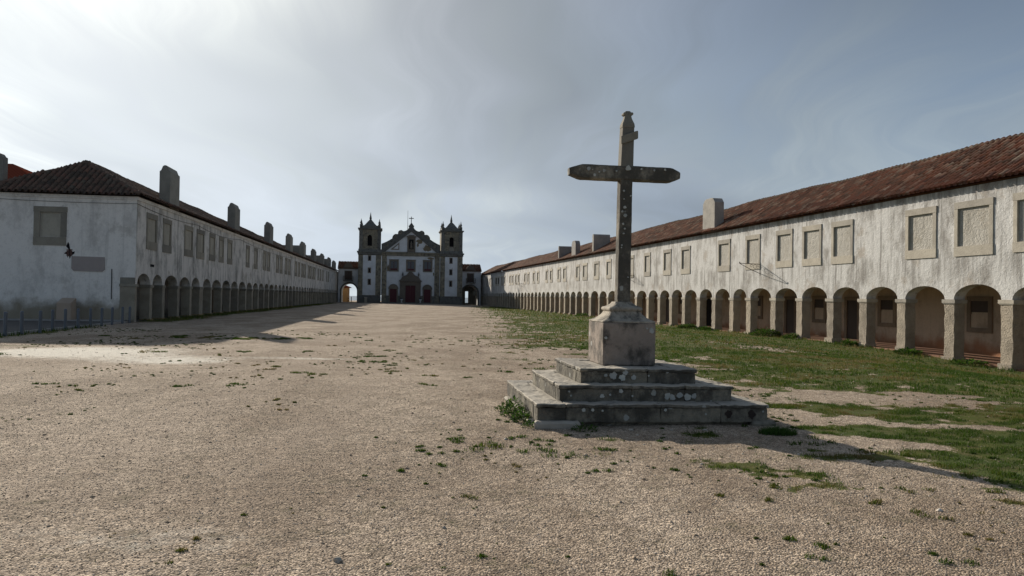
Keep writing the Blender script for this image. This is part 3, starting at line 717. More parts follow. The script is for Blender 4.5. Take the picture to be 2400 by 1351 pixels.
    if left:   # hipped near slope, tiles run up from the front eave
        L, cs, cz = slope_frame(0, ze, hip+OV, 8.92)
        nd_ = int((W+2*OV)/SP)
        for i in range(nd_):
            d_ = -OV+SP*(i+0.5); lim = L*min(1.0, (min(d_, W-d_)+OV)/(RO+OV))
            for r in range(int(lim/EX)+1):
                t = r*EX
                if t > lim-0.1: break
                s2 = E0-OV-0.06+cs*t; zq = ze+cz*t+random.uniform(0, 0.02)+0.02
                uy = AX*cs+AZ*cz+AY*random.uniform(-0.03, 0.03); nrm = AZ*cs-AX*cz
                put_tile(tofn(s2, d_+random.uniform(-.01, .01), zq), AY, uy, nrm)
                put_tile(tofn(s2-0.02, d_+SP/2, zq-0.03), AY, uy, nrm, 1.1, True)
    to = np_mesh('roof_tiles', np.concatenate(V), np.concatenate(F), M['tile'], roof, np.concatenate(RN_), smooth=False); stuff(to)
    # individually modelled cover tiles nearest the viewer share one mesh
    if single:
        me = bpy.data.meshes.new('roof_tile'); me.from_pydata([tuple(v) for v in CV], [], [tuple(int(k) for k in f) for f in CF]); me.materials.append(M['tile']); set_rnd(me, np.zeros(len(CV)))
        for o3, ux, uy, nrm in single:
            t = bpy.data.objects.new('roof_tile', me); link(t, roof)
            uyn = uy/np.linalg.norm(uy); nn = np.cross(ux, uyn); nn /= np.linalg.norm(nn)
            if nn[2] < 0: nn = -nn
            ux2 = np.cross(uyn, nn)
            t.matrix_local = Matrix(((ux2[0], uyn[0], nn[0], o3[0]), (ux2[1], uyn[1], nn[1], o3[1]), (ux2[2], uyn[2], nn[2], o3[2]), (0, 0, 0, 1)))
    # ridge (and hip) tiles bedded in mortar
    V = []; F = []; RN_ = []; off = 0
    def ridge_run(p0, p1):
        nonlocal off
        p0 = np.array(p0, float); p1 = np.array(p1, float); L = np.linalg.norm(p1-p0); u = (p1-p0)/L; sd = np.cross(u, AZ); sd /= np.linalg.norm(sd); up = np.cross(sd, u)
        k = 0
        while k*0.38 < L-0.1:
            c = p0+u*(k*0.38)+AZ*random.uniform(-0.01, 0.02); v = CV.copy(); v[:, 0] *= 1.55; v[:, 2] *= 1.25
            V.append(c[None, :]+v[:, :1]*sd+v[:, 1:2]*u+v[:, 2:3]*up); F.append(CF+off); off += len(v); RN_.append(np.full(len(v), random.random())); k += 1
    ss = E0+hip
    while ss < E1-1:
        s2 = min(ss+3.0, E1); ridge_run(tofn(ss, RO, zroof(ss, RO)+0.01), tofn(s2, RO, zroof(s2, RO)+0.01)); ss = s2
    if left:
        ridge_run(tofn(E0-OV, -OV, ze), tofn(E0+hip, RO, 8.93)); ridge_run(tofn(E0-OV, W+OV, ze), tofn(E0+hip, RO, 8.93))
    stuff(np_mesh('ridge_tiles', np.concatenate(V), np.concatenate(F), M_mortar if not left else M['tile'], roof, np.concatenate(RN_)))
    return root, T, mb, wall

# ================================================================== LEFT WING
LW, LT, lmb, lwall = make_wing('L')
tag(LW, 'long shaded arcaded lodging on the left of the court, dark tiled hip roof, nine chimneys', 'building')
W = 7.6
# near end wall, facing the road
b = lmb()
holes_wall_pts = [(3.49+0.30, 5.11-0.30, 4.02+0.45, 6.06-0.28)]
def front_wall(mb, holes):
    # in the plane s=0; axes: d, z
    D_ = sorted([0.0, 0.78, W]+[h[0] for h in holes]+[h[1] for h in holes]); Z_ = sorted([-0.5, 2.38, 6.72]+[h[2] for h in holes]+[h[3] for h in holes])
    for a, c in zip(D_, D_[1:]):
        for e, f in zip(Z_, Z_[1:]):
            m1, m2 = .5*(a+c), .5*(e+f)
            if m1 < 0.78 and m2 < 2.38: continue
            if any(h[0] < m1 < h[1] and h[2] < m2 < h[3] for h in holes): continue
            mb.poly([(0, a, e), (0, c, e), (0, c, f), (0, a, f)])
front_wall(b, holes_wall_pts)
for h in holes_wall_pts:
    a, c, e, f = h
    for q in ([(0, a, e), (.1, a, e), (.1, a, f), (0, a, f)], [(0, c, e), (.1, c, e), (.1, c, f), (0, c, f)], [(0, a, e), (.1, a, e), (.1, c, e), (0, c, e)], [(0, a, f), (.1, a, f), (.1, c, f), (0, c, f)]): b.poly(q)
b.poly([(0, 0.78, -0.5), (0.56, 0.78, -0.5), (0.56, 0.78, 2.38), (0, 0.78, 2.38)])
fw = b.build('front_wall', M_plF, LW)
# corner pier with big cap stone
b = lmb(); b.box((0.012, 0.012, -0.3), (0.30, 0.775, 1.88)); cp = b.build('corner_pier', M_pierL, LW)
b = lmb(); b.box((-0.04, -0.05, 1.89), (0.37, 0.80, 2.03)); b.build('capital', M_stL, cp)
b = lmb(); b.box((0.004, 0.01, 2.034), (0.30, 0.775, 2.376)); b.build('cap_stone', M_stL, cp)
# front window
q = lmb(); a, c, e, f = holes_wall_pts[0]; q.poly([(0.07, a, e), (0.07, c, e), (0.07, c, f), (0.07, a, f)]); fwn = q.build('window', M_infL, LW); fwn['label'] = 'large walled-up window with stone surround'
for nm, lo, hi in (('lintel', (-0.035, 3.47, 5.78), (0.05, 5.13, 6.07)), ('sill', (-0.04, 3.5, 4.01), (0.05, 5.12, 4.46)), ('jamb', (-0.03, 3.49, 4.465), (0.05, 3.79, 5.775)), ('jamb', (-0.03, 4.81, 4.465), (0.05, 5.11, 5.775))):
    q = lmb(); q.box(lo, hi); q.build(nm, M_stL, fwn)
# plaster cornice under the eaves
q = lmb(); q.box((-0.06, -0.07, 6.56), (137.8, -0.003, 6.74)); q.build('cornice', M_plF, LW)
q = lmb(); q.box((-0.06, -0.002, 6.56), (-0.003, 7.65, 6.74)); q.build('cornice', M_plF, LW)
# broken plaster showing bricks
hole = [(3.50, 3.98), (3.36, 3.80), (3.52, 3.66), (3.60, 3.60), (3.44, 3.54), (3.42, 3.36), (3.36, 3.50), (3.30, 3.30), (3.24, 3.50), (3.18, 3.52), (3.08, 3.60), (3.06, 3.72), (3.16, 3.68), (3.24, 3.78), (3.30, 3.86), (3.34, 4.10), (3.40, 4.22)]
q = lmb(); q.poly([(-0.006, d_, z_) for d_, z_ in hole]); hb = q.build('broken_plaster', M_dark, LW)
for k in range(7):
    for dd_ in (3.18, 3.34):
        q = lmb(); z_ = 3.46+k*0.055; q.box((-0.012, dd_+0.01*(k % 2), z_), (-0.007, dd_+0.13, z_+0.035)); q.build('brick', M_brick, hb)
# pipe, cables
q = lmb(); q.tube([(-0.03, 1.19, 2.82), (-0.03, 1.18, 1.2)], 0.022); q.build('drain_pipe', M_cable, LW)
def sagline(p0, p1, sag, n=14): return [tuple(Vector(p0).lerp(Vector(p1), k/n)-Vector((0, 0, sag*4*(k/n)*(1-k/n)))) for k in range(n+1)]
q = lmb(); q.tube(sagline((-0.03, 7.6, 6.42), (-0.03, -0.03, 6.36), 0.05), 0.011); q.build('cable', M_cable, LW)
q = lmb(); q.tube(sagline((0.0, -0.03, 6.36), (12, -0.03, 6.33), 0.15)+sagline((12, -0.03, 6.33), (26, -0.03, 6.35), 0.25)+sagline((26, -0.03, 6.35), (60, -0.03, 6.40), 0.3), 0.012); q.build('cable', M_cable, LW)
for s_ in (10.6, 12.5): q = lmb(); q.tube([(s_, -0.03, 6.36), (s_, -0.03, 5.9)], 0.016); q.build('cable', M_cable, LW)
q = lmb(); q.box((2.35, -0.012, 3.05), (3.0, -0.003, 3.2)); q.build('plaster_hole', M_dark, LW)
# chimneys
def chimney(mbf, parent, s0, s1, d0, d1, zb, zs, za, m, axis='d', nm='chimney'):
    """profile across d (or across s), small shouldered gable top"""
    q = mbf()
    if axis == 'd':
        c = .5*(d0+d1); w2 = (d1-d0)/2
        pr = [(d0, zb), (d1, zb), (d1, zs), (d1-w2*0.25, zs+(za-zs)*0.12), (c+w2*0.45, za-(za-zs)*0.18), (c+w2*.2, za), (c-w2*.2, za), (c-w2*0.45, za-(za-zs)*0.18), (d0+w2*0.25, zs+(za-zs)*0.12), (d0, zs)]
        q.prismx(pr, s0, s1)
    else:
        c = .5*(s0+s1); w2 = (s1-s0)/2
        pr = [(s0, zb), (s1, zb), (s1, zs), (s1-w2*0.3, za-(za-zs)*0.15), (s1-w2*.6, za), (s0+w2*.6, za), (s0+w2*0.3, za-(za-zs)*0.15), (s0, zs)]
        q.prism(pr, d0, d1)
    return q.build(nm, m, parent, bevel=0.02)
for s0, s1, za in [(5.65, 7.62, 9.42), (23.8, 25.75, 9.35), (41.0, 43.1, 9.40), (56.2, 58.3, 9.40), (69.5, 72.0, 9.32), (83.2, 85.9, 9.12), (96.7, 99.3, 9.1), (110.0, 112.8, 9.08), (121.0, 124.5, 8.95)]:
    chimney(lmb, LW, s0, s1, -0.02, 0.62, 6.78, za-0.36, za, M_chL)
for s0, s1, z_ in [(74.5, 74.9, 9.05), (101.5, 101.9, 8.95), (113.5, 113.9, 8.9)]:
    q = lmb(); q.box((s0, 0.62, 6.8), (s1, 5.2, z_)); q.build('fire_wall', M_chL, LW)
chimney(lmb, LW, 0.75, 1.25, 7.03, 7.62, 6.8, 8.75, 8.95, M_chL)

# ================================================================== RIGHT WING
RW, RT, rmb, rwall = make_wing('R')
tag(RW, 'long sunlit white arcaded lodging on the right of the court under brown clay tiles', 'building')
chimney(rmb, RW, 27.1, 29.15, 0.0, 0.75, 6.75, 9.05, 9.42, M_chR, 's')
chimney(rmb, RW, 58.2, 58.75, 0.0, 2.0, 6.75, 8.98, 9.14, M_chR, 's')
chimney(rmb, RW, 66.0, 67.95, 0.0, 0.6, 6.75, 8.55, 8.98, M_chR, 's')
chimney(rmb, RW, 74.5, 75.0, 0.0, 1.8, 6.75, 8.62, 8.80, M_chR, 's')
# ================================================================== small things against the wings
def plaque():
    q = MB(lambda p: tuple(np.array([LP[0], LP[1], 0])+np.array(LT(p))))
    pts = [(1.56, 3.44), (3.20, 3.46), (3.20, 2.80), (3.10, 2.68), (1.66, 2.66), (1.54, 2.78)]
    n = len(pts); a = [(-0.05, u, v) for u, v in pts]; bq = [(-0.004, u, v) for u, v in pts]
    q.poly(a); q.poly(bq[::-1])
    for k in range(n): q.poly([a[k], a[(k+1) % n], bq[(k+1) % n], bq[k]])
    return q.build('wall_plaque', M_plaque)
tag(plaque(), 'wide pinkish stone plaque with cut lower corners on the white end wall', 'plaque')
# sloped lectern block
q = MB(lambda p: tuple(np.array([LP[0], LP[1], 0])+np.array(LT(p))))
q.prismx([(2.78, 0.0), (3.52, 0.0), (3.52, 1.08), (2.78, 1.24)], -0.95, -0.30)
q.v = []; q.f = []
q.prism([(-0.98, -0.1), (-0.32, -0.1), (-0.32, 1.24), (-0.98, 0.98)], 2.80, 3.50)
tag(q.build('information_block', M_lect, bevel=0.015), 'sandy concrete information block with a sloped top against the white end wall', 'lectern')

# lamp brackets
def bracket(s0, z0, ln, label):
    org = np.array([RP[0], RP[1], 0])+np.array(RT((s0, 0, z0)))
    root = empty('lamp_bracket', tuple(org), 0)
    T2 = lambda p: tuple(np.array(RT(p)))
    m = MB(T2); m.tube([(0, 0.02, 0.0), (0, -ln, 0.04)], 0.022); m.build('bar', M_iron, root)
    m = MB(T2); m.tube([(0, 0.02, -0.62), (0, -0.45*ln, -0.36), (0, -ln, 0.02)], 0.02); m.build('brace', M_iron, root)
    m = MB(T2); m.tube([(0, 0.0, -0.75), (0, 0.0, 0.1)], 0.02); m.build('wall_strip', M_iron, root)
    m = MB(T2)
    for cy, cz, r in ((-0.36, -0.16, 0.13), (-0.62, -0.10, 0.08), (-0.16, -0.20, 0.09)):
        m.tube([(0, cy+r*math.cos(t), cz+r*math.sin(t)) for t in [k*0.55 for k in range(11)]], 0.012, 5)
    m.build('scroll', M_iron, root)
    m = MB(T2); m.tube([(0, -ln, 0.02), (0, -ln-0.01, 0.14)], 0.03); m.build('tip', M_iron, root)
    tag(root, label, 'bracket', 'wrought iron lamp brackets on the sunlit wall')
bracket(20.35, 4.08, 1.45, 'scrolled iron lamp bracket on the sunlit wall, largest and nearest one')
bracket(44.4, 3.95, 1.1, 'iron lamp bracket on the sunlit wall just behind the cross shaft')
bracket(98.8, 4.0, 1.5, 'tiny iron lamp bracket far down the sunlit wall near the church')

# bollards along the kerb
bol = [(8, -17.95, 26.35), (49, -18.25, 27.7), (87, -18.2, 28.7), (123, -18.62, 30.15), (155, -18.85, 31.4), (185, -18.95, 32.5), (212, -19.17, 33.85), (238, -19.3, 35.0), (263, -19.62, 36.5), (285, -20.0, 38.2), (305, -20.25, 39.4)]
ordn = ['nearest', 'second nearest', 'third nearest', 'fourth nearest', 'fifth nearest', 'sixth nearest', 'seventh nearest', 'eighth nearest', 'ninth nearest', 'tenth nearest', 'farthest']
proto = None
for k, (_, bx, by) in enumerate(bol):
    if proto is None:
        m = MB(); m.lathe([(0.062, -0.15), (0.062, 0.82), (0.052, 0.85)], seg=14); proto = m.build('bollard', M_steel, smooth=False)
        m = MB(); m.lathe([(0.0525, 0.8505), (0.05, 0.862), (0.02, 0.868)], seg=14); pc = m.build('cap', M_steel, proto)
        o = proto
    else:
        o = proto.copy(); link(o); c = pc.copy(); link(c, o)
    o.location = (bx, by, float(gz(bx, by))); o.rotation_euler = (random.uniform(-.012, .012), random.uniform(-.012, .012), random.uniform(0, 6))
    tag(o, f'{ordn[k]} grey steel bollard of the row along the kerb', 'bollard', 'steel bollards along the kerb')

# road, pavement and kerb at the left
def sheet(name, pts, dz, m):
    q = MB(); q.poly([(p[0], p[1], float(gz(p[0], p[1]))*0+dz) for p in pts]); return struct(q.build(name, m))
sheet('road', [(-20.42, 39.75), (-18.05, 25.9), (-17.3, 21.5), (-75, 6), (-75, 32), (-29, 38.0), (-20.5, 39.0)][:0] or [(-20.42, 39.3), (-18.03, 25.8), (-17.2, 21.0), (-80, 8), (-80, 29.0), (-28.0, 38.0), (-20.5, 39.2)], 0.045, M_asph)
q = MB(); q.poly([(-20.4, 38.95, 0.10), (-20.4, 39.98, 0.10), (-80, 31.0, 0.10), (-80, 29.9, 0.10)]); q.poly([(-20.4, 38.95, -0.1), (-20.4, 38.95, 0.10), (-80, 29.9, 0.10), (-80, 29.9, -0.1)]); struct(q.build('pavement', M_kerb))
q = MB(); t_ = Vector((KB1[0]-KB0[0], KB1[1]-KB0[1], 0)).normalized(); nrm_ = Vector((t_.y, -t_.x, 0))
kerb = empty('kerb', (0, 0, 0)); struct(kerb)
for k in range(14):
    a_ = Vector((KB0[0], KB0[1], 0))+t_*(-1.6+k*1.15); b_ = a_+t_*1.135; n2_ = -nrm_*0.13
    q = MB(); P4 = [a_, b_, b_+n2_, a_+n2_]; zt = 0.065+random.uniform(-.004, .004)
    lo = [q.P((p.x, p.y, -0.15)) for p in P4]; hi = [q.P((p.x, p.y, zt)) for p in P4]
    q.f += [hi]+[[lo[i], lo[(i+1) % 4], hi[(i+1) % 4], hi[i]] for i in range(4)]
    q.build('kerb_stone', M_kerb, kerb)

# ================================================================== CHURCH
CH = empty('church', (CP[0], CP[1], 0), CA)
tag(CH, 'white and stone church with two square bell towers closing the far end of the court', 'church')
def cb(name, m, *boxes, parent=CH, bevel=0.0):
    q = MB()
    for a, b_ in boxes: q.box(a, b_)
    return q.build(name, m, parent, bevel=bevel)
nave = cb('nave', M_church, ((-6.42, 0.10, -0.6), (6.30, 26, 10.5)))
cb('plinth', M_churchd, ((-5.35, 0.03, -0.5), (5.2, 0.099, 1.58)), parent=CH)
wp = cb('white_render', M_cwhite, ((-5.35, 0.04, 1.583), (5.2, 0.099, 10.42)))
for a, b_ in ((-6.30, -5.353), (5.203, 6.28)): cb('pilaster', M_church, ((a, -0.10, -0.5), (b_, 0.098, 10.42)))
for u in (-6.50, 6.38): cb('white_strip', M_cwhite, ((u-0.075, -0.02, 1.6), (u+0.075, 0.11, 10.42)))
cb('entablature', M_church, ((-6.6, -0.22, 10.425), (6.45, 0.3, 10.95)), ((-6.7, -0.42, 10.955), (6.55, 0.3, 11.2)), ((-6.6, -0.30, 10.50), (6.45, -0.225, 10.62)))
# gable
right = [(0.0, 17.80), (0.15, 17.72), (0.32, 17.50), (0.42, 17.30), (0.62, 17.18), (0.60, 17.02), (0.50, 16.92), (0.55, 16.70), (0.75, 16.42), (1.05, 16.16), (1.45, 15.98), (1.85, 15.95), (2.0, 16.10), (2.25, 16.17), (2.6, 16.08), (2.85, 15.85), (2.95, 15.55), (2.92, 15.28), (3.15, 15.25), (3.45, 15.28), (3.8, 15.12), (4.05, 14.82), (4.17, 14.5), (4.18, 14.25), (4.8, 13.85), (5.5, 13.45), (6.5, 13.0), (6.5, 11.2)]
cx = -0.08
outl = [(cx-u, z_) for u, z_ in right[::-1]]+[(cx+u, z_) for u, z_ in right[1:]]
q = MB(); q.prism(outl[::-1], 0.12, 0.95); gable = q.build('gable', M_churchd, CH)
q = MB(); q.prism([(-5.75, 11.3), (-0.1, 15.9), (5.75, 11.3)][::-1], 0.06, 0.119); q.build('tympanum', M_cwhite, gable)
for sgn in (-1, 1):
    q = MB(); p0 = (cx+sgn*6.35, 11.22); p1 = (cx, 16.35)
    q.prism([p0, (cx+sgn*5.72, 11.22), (cx, 15.85), p1][::-sgn], -0.15, 0.118); q.build('raking_moulding', M_churchd, gable)
    for u_, z_, r_ in ((2.42, 15.62, 0.36), (3.62, 14.72, 0.36), (5.3, 12.75, 0.32)):
        q = MB(); n = 14; q.prism([(cx+sgn*u_+r_*math.cos(2*math.pi*k/n), z_+r_*math.sin(2*math.pi*k/n)) for k in range(n)], 0.04, 0.119); v = q.build('volute', M_church, gable)
        q = MB(); q.prism([(cx+sgn*u_+r_*.55*math.cos(2*math.pi*k/n), z_+r_*.55*math.sin(2*math.pi*k/n)) for k in range(n)], 0.0, 0.039); q.build('volute_eye', M_churchd, v)
# niche with statue
nf = cb('niche', M_churchp, ((-0.92, -0.12, 11.3), (-0.55, 0.058, 14.6)), ((0.45, -0.12, 11.3), (0.86, 0.058, 14.6)), ((-0.55, -0.12, 11.3), (0.45, 0.058, 11.95)), ((-0.55, -0.12, 14.1), (0.45, 0.058, 14.6)), ((-1.1, -0.28, 14.6), (1.02, 0.058, 14.85)), ((-0.7, -0.2, 14.85), (0.62, 0.058, 15.1)), ((-1.1, -0.2, 11.0), (1.02, 0.058, 11.28)))
cb('dark_recess_panel', M_dark, ((-0.549, -0.02, 11.951), (0.449, 0.055, 14.099)), parent=nf)  # niche shade painted as a near-black panel
q = MB(); q.lathe([(0.30, 0), (0.28, 0.5), (0.22, 0.95), (0.27, 1.15), (0.24, 1.35), (0.10, 1.45), (0.09, 1.5), (0.13, 1.58), (0.13, 1.70), (0.05, 1.78)], (-0.05, -0.22, 12.0), 10); q.build('statue', M_churchp, nf, smooth=True)
q = MB(); q.prism([(-4.6, 11.75), (-2.68, 11.75), (-2.68, 13.35)], -0.02, 0.058); tri = q.build('triangular_window', M_churchp, gable)
q = MB(); q.prism([(-4.0, 11.95), (-2.88, 11.95), (-2.88, 12.9)], -0.03, -0.021); q.build('render_infill', M_cwhite, tri)
def blob(name, pts, y0, y1, m, parent):
    q = MB(); q.prism(pts, y0, y1); return q.build(name, m, parent)
def jag(c, rx, rz, n=22, s=1): 
    rr = random.Random(s); return [(c[0]+rx*math.cos(2*math.pi*k/n)*rr.uniform(0.6, 1.15), c[1]+rz*math.sin(2*math.pi*k/n)*rr.uniform(0.6, 1.15)) for k in range(n)]
M_bare = material('bare_masonry', lambda g, co, p: (g.mix(g.noise(co, 1.6, 6, 0.7), (0.13, 0.105, 0.065), (0.24, 0.20, 0.14)), g.noise(co, 4, 4), 0.03))
blob('bare_masonry', jag((3.55, 12.2), 0.95, 0.85, 26, 3), 0.052, 0.0595, M_bare, gable)
blob('bare_masonry', jag((1.75, 13.75), 0.75, 0.55, 22, 5), 0.052, 0.0592, M_bare, gable)
blob('bare_masonry', jag((1.4, 12.9), 0.25, 0.45, 16, 6), 0.052, 0.0594, M_bare, gable)
blob('bare_masonry', jag((4.3, 9.95), 0.85, 0.34, 24, 7), 0.032, 0.0392, M_bare, wp)
blob('bare_masonry', jag((-5.05, 7.6), 0.33, 0.85, 22, 8), 0.032, 0.0393, M_bare, wp)
blob('bare_masonry', jag((5.0, 6.5), 0.16, 0.5, 14, 9), 0.032, 0.0394, M_bare, wp)
# apex cross and rod
cr = MB(); cr.box((-0.20, 0.38, 17.75), (-0.04, 0.54, 19.25)); cr.box((-0.66, 0.39, 18.78), (0.42, 0.53, 18.94)); cr.build('gable_cross', M_churchd, CH)
q = MB(); q.lathe([(0.055, 0), (0.03, 4.2)], (-0.9, 0.7, 16.4), 6); q.build('lightning_rod', M_iron, CH)
# windows
for i, u in enumerate((-3.78, -0.07, 3.66)):
    fr = cb('window', M_churchp, ((u-1.05, -0.06, 6.92), (u-0.74, 0.038, 9.5)), ((u+0.74, -0.06, 6.92), (u+1.05, 0.038, 9.5)), ((u-0.739, -0.06, 9.2), (u+0.739, 0.038, 9.5)), ((u-0.739, -0.06, 6.92), (u+0.739, 0.038, 7.2)), ((u-1.12, -0.10, 9.502), (u+1.12, 0.038, 9.62)))
    cb('pane', M_glass, ((u-0.738, 0.0, 7.6), (u-0.06, 0.02, 9.19)), parent=fr); cb('pane', M_glass, ((u+0.06, 0.0, 7.6), (u+0.738, 0.02, 9.19)), parent=fr)
    cb('mullion', M_red, ((u-0.059, -0.02, 7.2), (u+0.059, 0.02, 9.19)), ((u-0.738, -0.02, 7.21), (u-0.0595, 0.02, 7.598)), ((u+0.0595, -0.02, 7.21), (u+0.738, 0.02, 7.598)), parent=fr)
# main portal
po = cb('portal', M_churchp, ((-2.4, -0.30, -0.4), (-1.16, 0.029, 4.75)), ((1.0, -0.30, -0.4), (2.18, 0.029, 4.75)), ((-1.159, -0.30, 3.86), (0.999, 0.029, 4.75)), ((-2.62, -0.55, 4.752), (2.42, 0.029, 4.98)), ((-2.46, -0.36, 3.75), (-1.3, -0.301, 3.88)), ((1.14, -0.36, 3.75), (2.24, -0.301, 3.88)))
pd = [(-2.45, 4.985), (-2.15, 5.35), (-1.95, 5.75), (-1.6, 5.95), (-1.15, 6.1), (-0.85, 6.35), (-0.62, 6.7), (-0.4, 6.9), (-0.1, 6.98), (0.2, 6.9), (0.42, 6.7), (0.65, 6.35), (0.95, 6.1), (1.4, 5.95), (1.75, 5.75), (1.95, 5.35), (2.25, 4.985)]
q = MB(); q.prism(pd[::-1], -0.42, 0.028); q.build('pediment', M_churchp, po)
cb('door', M_red, ((-1.158, -0.06, 0.12), (-0.092, -0.02, 3.858)), parent=po); cb('door', M_red, ((-0.078, -0.06, 0.12), (0.998, -0.02, 3.858)), parent=po)
for u in (-1.8, 1.68):
    q = MB(); q.lathe([(0.2, 0), (0.2, 0.12), (0.10, 0.18), (0.22, 0.4), (0.12, 0.62), (0.03, 0.98)], (u, -0.2, 5.92), 8); q.build('finial', M_churchd, po)
for u in (-3.82, 3.65):
    sp = MB(); sp.box((u-1.02, -0.12, -0.4), (u-0.735, 0.029, 3.05)); sp.box((u+0.735, -0.12, -0.4), (u+1.02, 0.029, 3.05))
    n = 12; sp.prism([(u+1.02*math.cos(math.pi*k/n), 3.052+1.0*math.sin(math.pi*k/n)) for k in range(n+1)], -0.12, 0.029); s_ = sp.build('side_portal', M_churchp, CH)
    n = 12; q = MB()
    for k in range(n):
        a0, a1 = math.pi*k/n, math.pi*(k+1)/n
        q.prism([(u+1.02*math.cos(a0), 3.06+1.0*math.sin(a0)), (u+1.12*math.cos(a0), 3.06+1.1*math.sin(a0)), (u+1.12*math.cos(a1), 3.06+1.1*math.sin(a1)), (u+1.02*math.cos(a1), 3.06+1.0*math.sin(a1))], -0.2, -0.0)
    q.build('hood_mould', M_churchd, s_)
    cb('door', M_red, ((u-0.734, -0.03, 0.12), (u+0.734, 0.0, 3.05)), parent=s_)
# towers
def tower(u0, u1, wu0, wu1, slits, clock, lab):
    cxm = 0.5*(u0+u1)
    t = cb('tower', M_church, ((u0, -0.18, -0.5), (u1, 5.0, 10.5)), bevel=0.0); t['label'] = lab
    wpn = cb('white_render', M_cwhite, ((wu0, -0.20, 1.6), (wu1, -0.1805, 10.4)), parent=t)
    cb('plinth', M_churchd, ((u0-0.06, -0.24, -0.5), (u1+0.06, -0.181, 1.55)), parent=t)
    cb('cornice', M_churchd, ((u0-0.12, -0.42, 10.55), (u1+0.12, 5.1, 10.98)), ((u0-0.30, -0.62, 10.985), (u1+0.28, 5.2, 11.28)), ((u0-0.02, -0.26, 11.285), (u1+0.02, 5.02, 11.75)), parent=t)
    for (su, z0, z1) in slits:
        f = cb('slit_window', M_churchp, ((su-0.36, -0.225, z0-0.15), (su+0.36, -0.201, z1+0.15)), parent=t)
        cb('opening', M_dark, ((su-0.17, -0.235, z0+0.05), (su+0.17, -0.226, z1-0.05)), parent=t)  # flat dark panel painted for the unlit slit
    # belfry
    b0, b1 = u0+0.12, u1-0.10; q = MB()
    oa, ob, zb, zi = cxm-0.05-0.48, cxm-0.05+0.48, 12.45, 14.35
    if clock: zb += 0.3
    for a, b_, c, e in ((b0, oa, 11.755, 16.0), (ob, b1, 11.755, 16.0), (oa, ob, 11.755, zb)): q.poly([(a, -0.05, c), (b_, -0.05, c), (b_, -0.05, e), (a, -0.05, e)])
    arch_strip(q, oa, ob, zi, 0.5, 16.0, -0.05, 0.6, oa, ob, 10)
    q.poly([(oa, -0.05, zb), (oa, 0.6, zb), (oa, 0.6, zi), (oa, -0.05, zi)]); q.poly([(ob, -0.05, zb), (ob, 0.6, zb), (ob, 0.6, zi), (ob, -0.05, zi)]); q.poly([(oa, -0.05, zb), (ob, -0.05, zb), (ob, 0.6, zb), (oa, 0.6, zb)])
    for P4 in ([(b0, -0.05), (b0, 4.85)], [(b0, 4.85), (b1, 4.85)], [(b1, 4.85), (b1, -0.05)]):
        (xa, ya), (xb, yb) = P4; q.poly([(xa, ya, 11.755), (xb, yb, 11.755), (xb, yb, 16.0), (xa, ya, 16.0)])
    bf = q.build('belfry', M_church, t)
    cb('bell_opening_dark_panel', M_dark, ((oa-0.05, 0.61, zb-0.1), (ob+0.05, 0.65, zi+0.6)), parent=t)  # near-black back panel paints the shade inside the belfry
    for ua, ub in ((b0-0.02, b0+0.75), (b1-0.75, b1+0.02)): cb('corner_pilaster', M_churchd, ((ua, -0.14, 11.76), (ub, -0.052, 15.99)), parent=t)
    cb('belfry_cornice', M_churchd, ((u0-0.02, -0.25, 16.0), (u1+0.02, 5.0, 16.18)), ((u0-0.18, -0.42, 16.183), (u1+0.18, 5.15, 16.38)), ((b0+0.1, 0.0, 16.383), (b1-0.1, 4.8, 16.95)), parent=t)
    q = MB(); S2 = math.sqrt(2)
    q.lathe([(1.55*S2, 0), (1.42*S2, 0.06), (1.18*S2, 0.28), (0.90*S2, 0.62), (0.62*S2, 1.0), (0.36*S2, 1.28), (0.20*S2, 1.40)], (cxm, 2.3, 16.95), 4); q.build('roof', M_churchd, t)
    q = MB(); q.lathe([(0.34, 0), (0.34, 0.08), (0.20, 0.15), (0.29, 0.38), (0.22, 0.75), (0.10, 1.35), (0.02, 1.85)], (cxm, 2.3, 18.3), 8); q.build('spire', M_churchd, t)
    for ua in (b0+0.38, b1-0.38):
        for ya in (0.3, 4.5):
            q = MB(); q.box((ua-0.3, ya-0.3, 16.384), (ua+0.3, ya+0.3, 17.15)); q.lathe([(0.30, 0), (0.30, 0.06), (0.15, 0.14), (0.30, 0.36), (0.26, 0.5), (0.14, 0.75), (0.10, 0.9), (0.02, 1.35)], (ua, ya, 17.15), 8); q.build('pinnacle', M_churchd, t)
    if clock:
        q = MB(); n = 24; q.prism([(8.95+0.70*math.cos(2*math.pi*k/n), 12.05+0.70*math.sin(2*math.pi*k/n)) for k in range(n)], -0.12, -0.051); ck = q.build('clock_face', M_churchp, t)
        q = MB(); q.prism([(8.95+0.58*math.cos(2*math.pi*k/n), 12.05+0.58*math.sin(2*math.pi*k/n)) for k in range(n)], -0.135, -0.121); q.build('dial', M_stL, ck)
tower(-11.55, -6.62, -10.52, -7.76, [(-9.1, 9.28, 10.22), (-9.1, 6.58, 7.52), (-9.08, 3.97, 5.04)], False, 'left bell tower without a clock')
tower(6.46, 11.45, 7.50, 10.28, [(8.83, 9.05, 10.14), (8.83, 6.46, 7.52), (8.83, 3.86, 5.0)], True, 'right bell tower with a round stone clock face')
cb('platform', M_churchd, ((-6.6, -2.2, -0.5), (6.2, -0.31, 0.10)), ((-6.9, -2.7, -0.5), (6.5, -2.21, -0.02)))
struct_gz = float(gz(-22, 160))
def wpt(u, n, z): # church frame to world
    return (CP[0]+u*math.cos(CA)-n*math.sin(CA), CP[1]+u*math.sin(CA)+n*math.cos(CA), z)
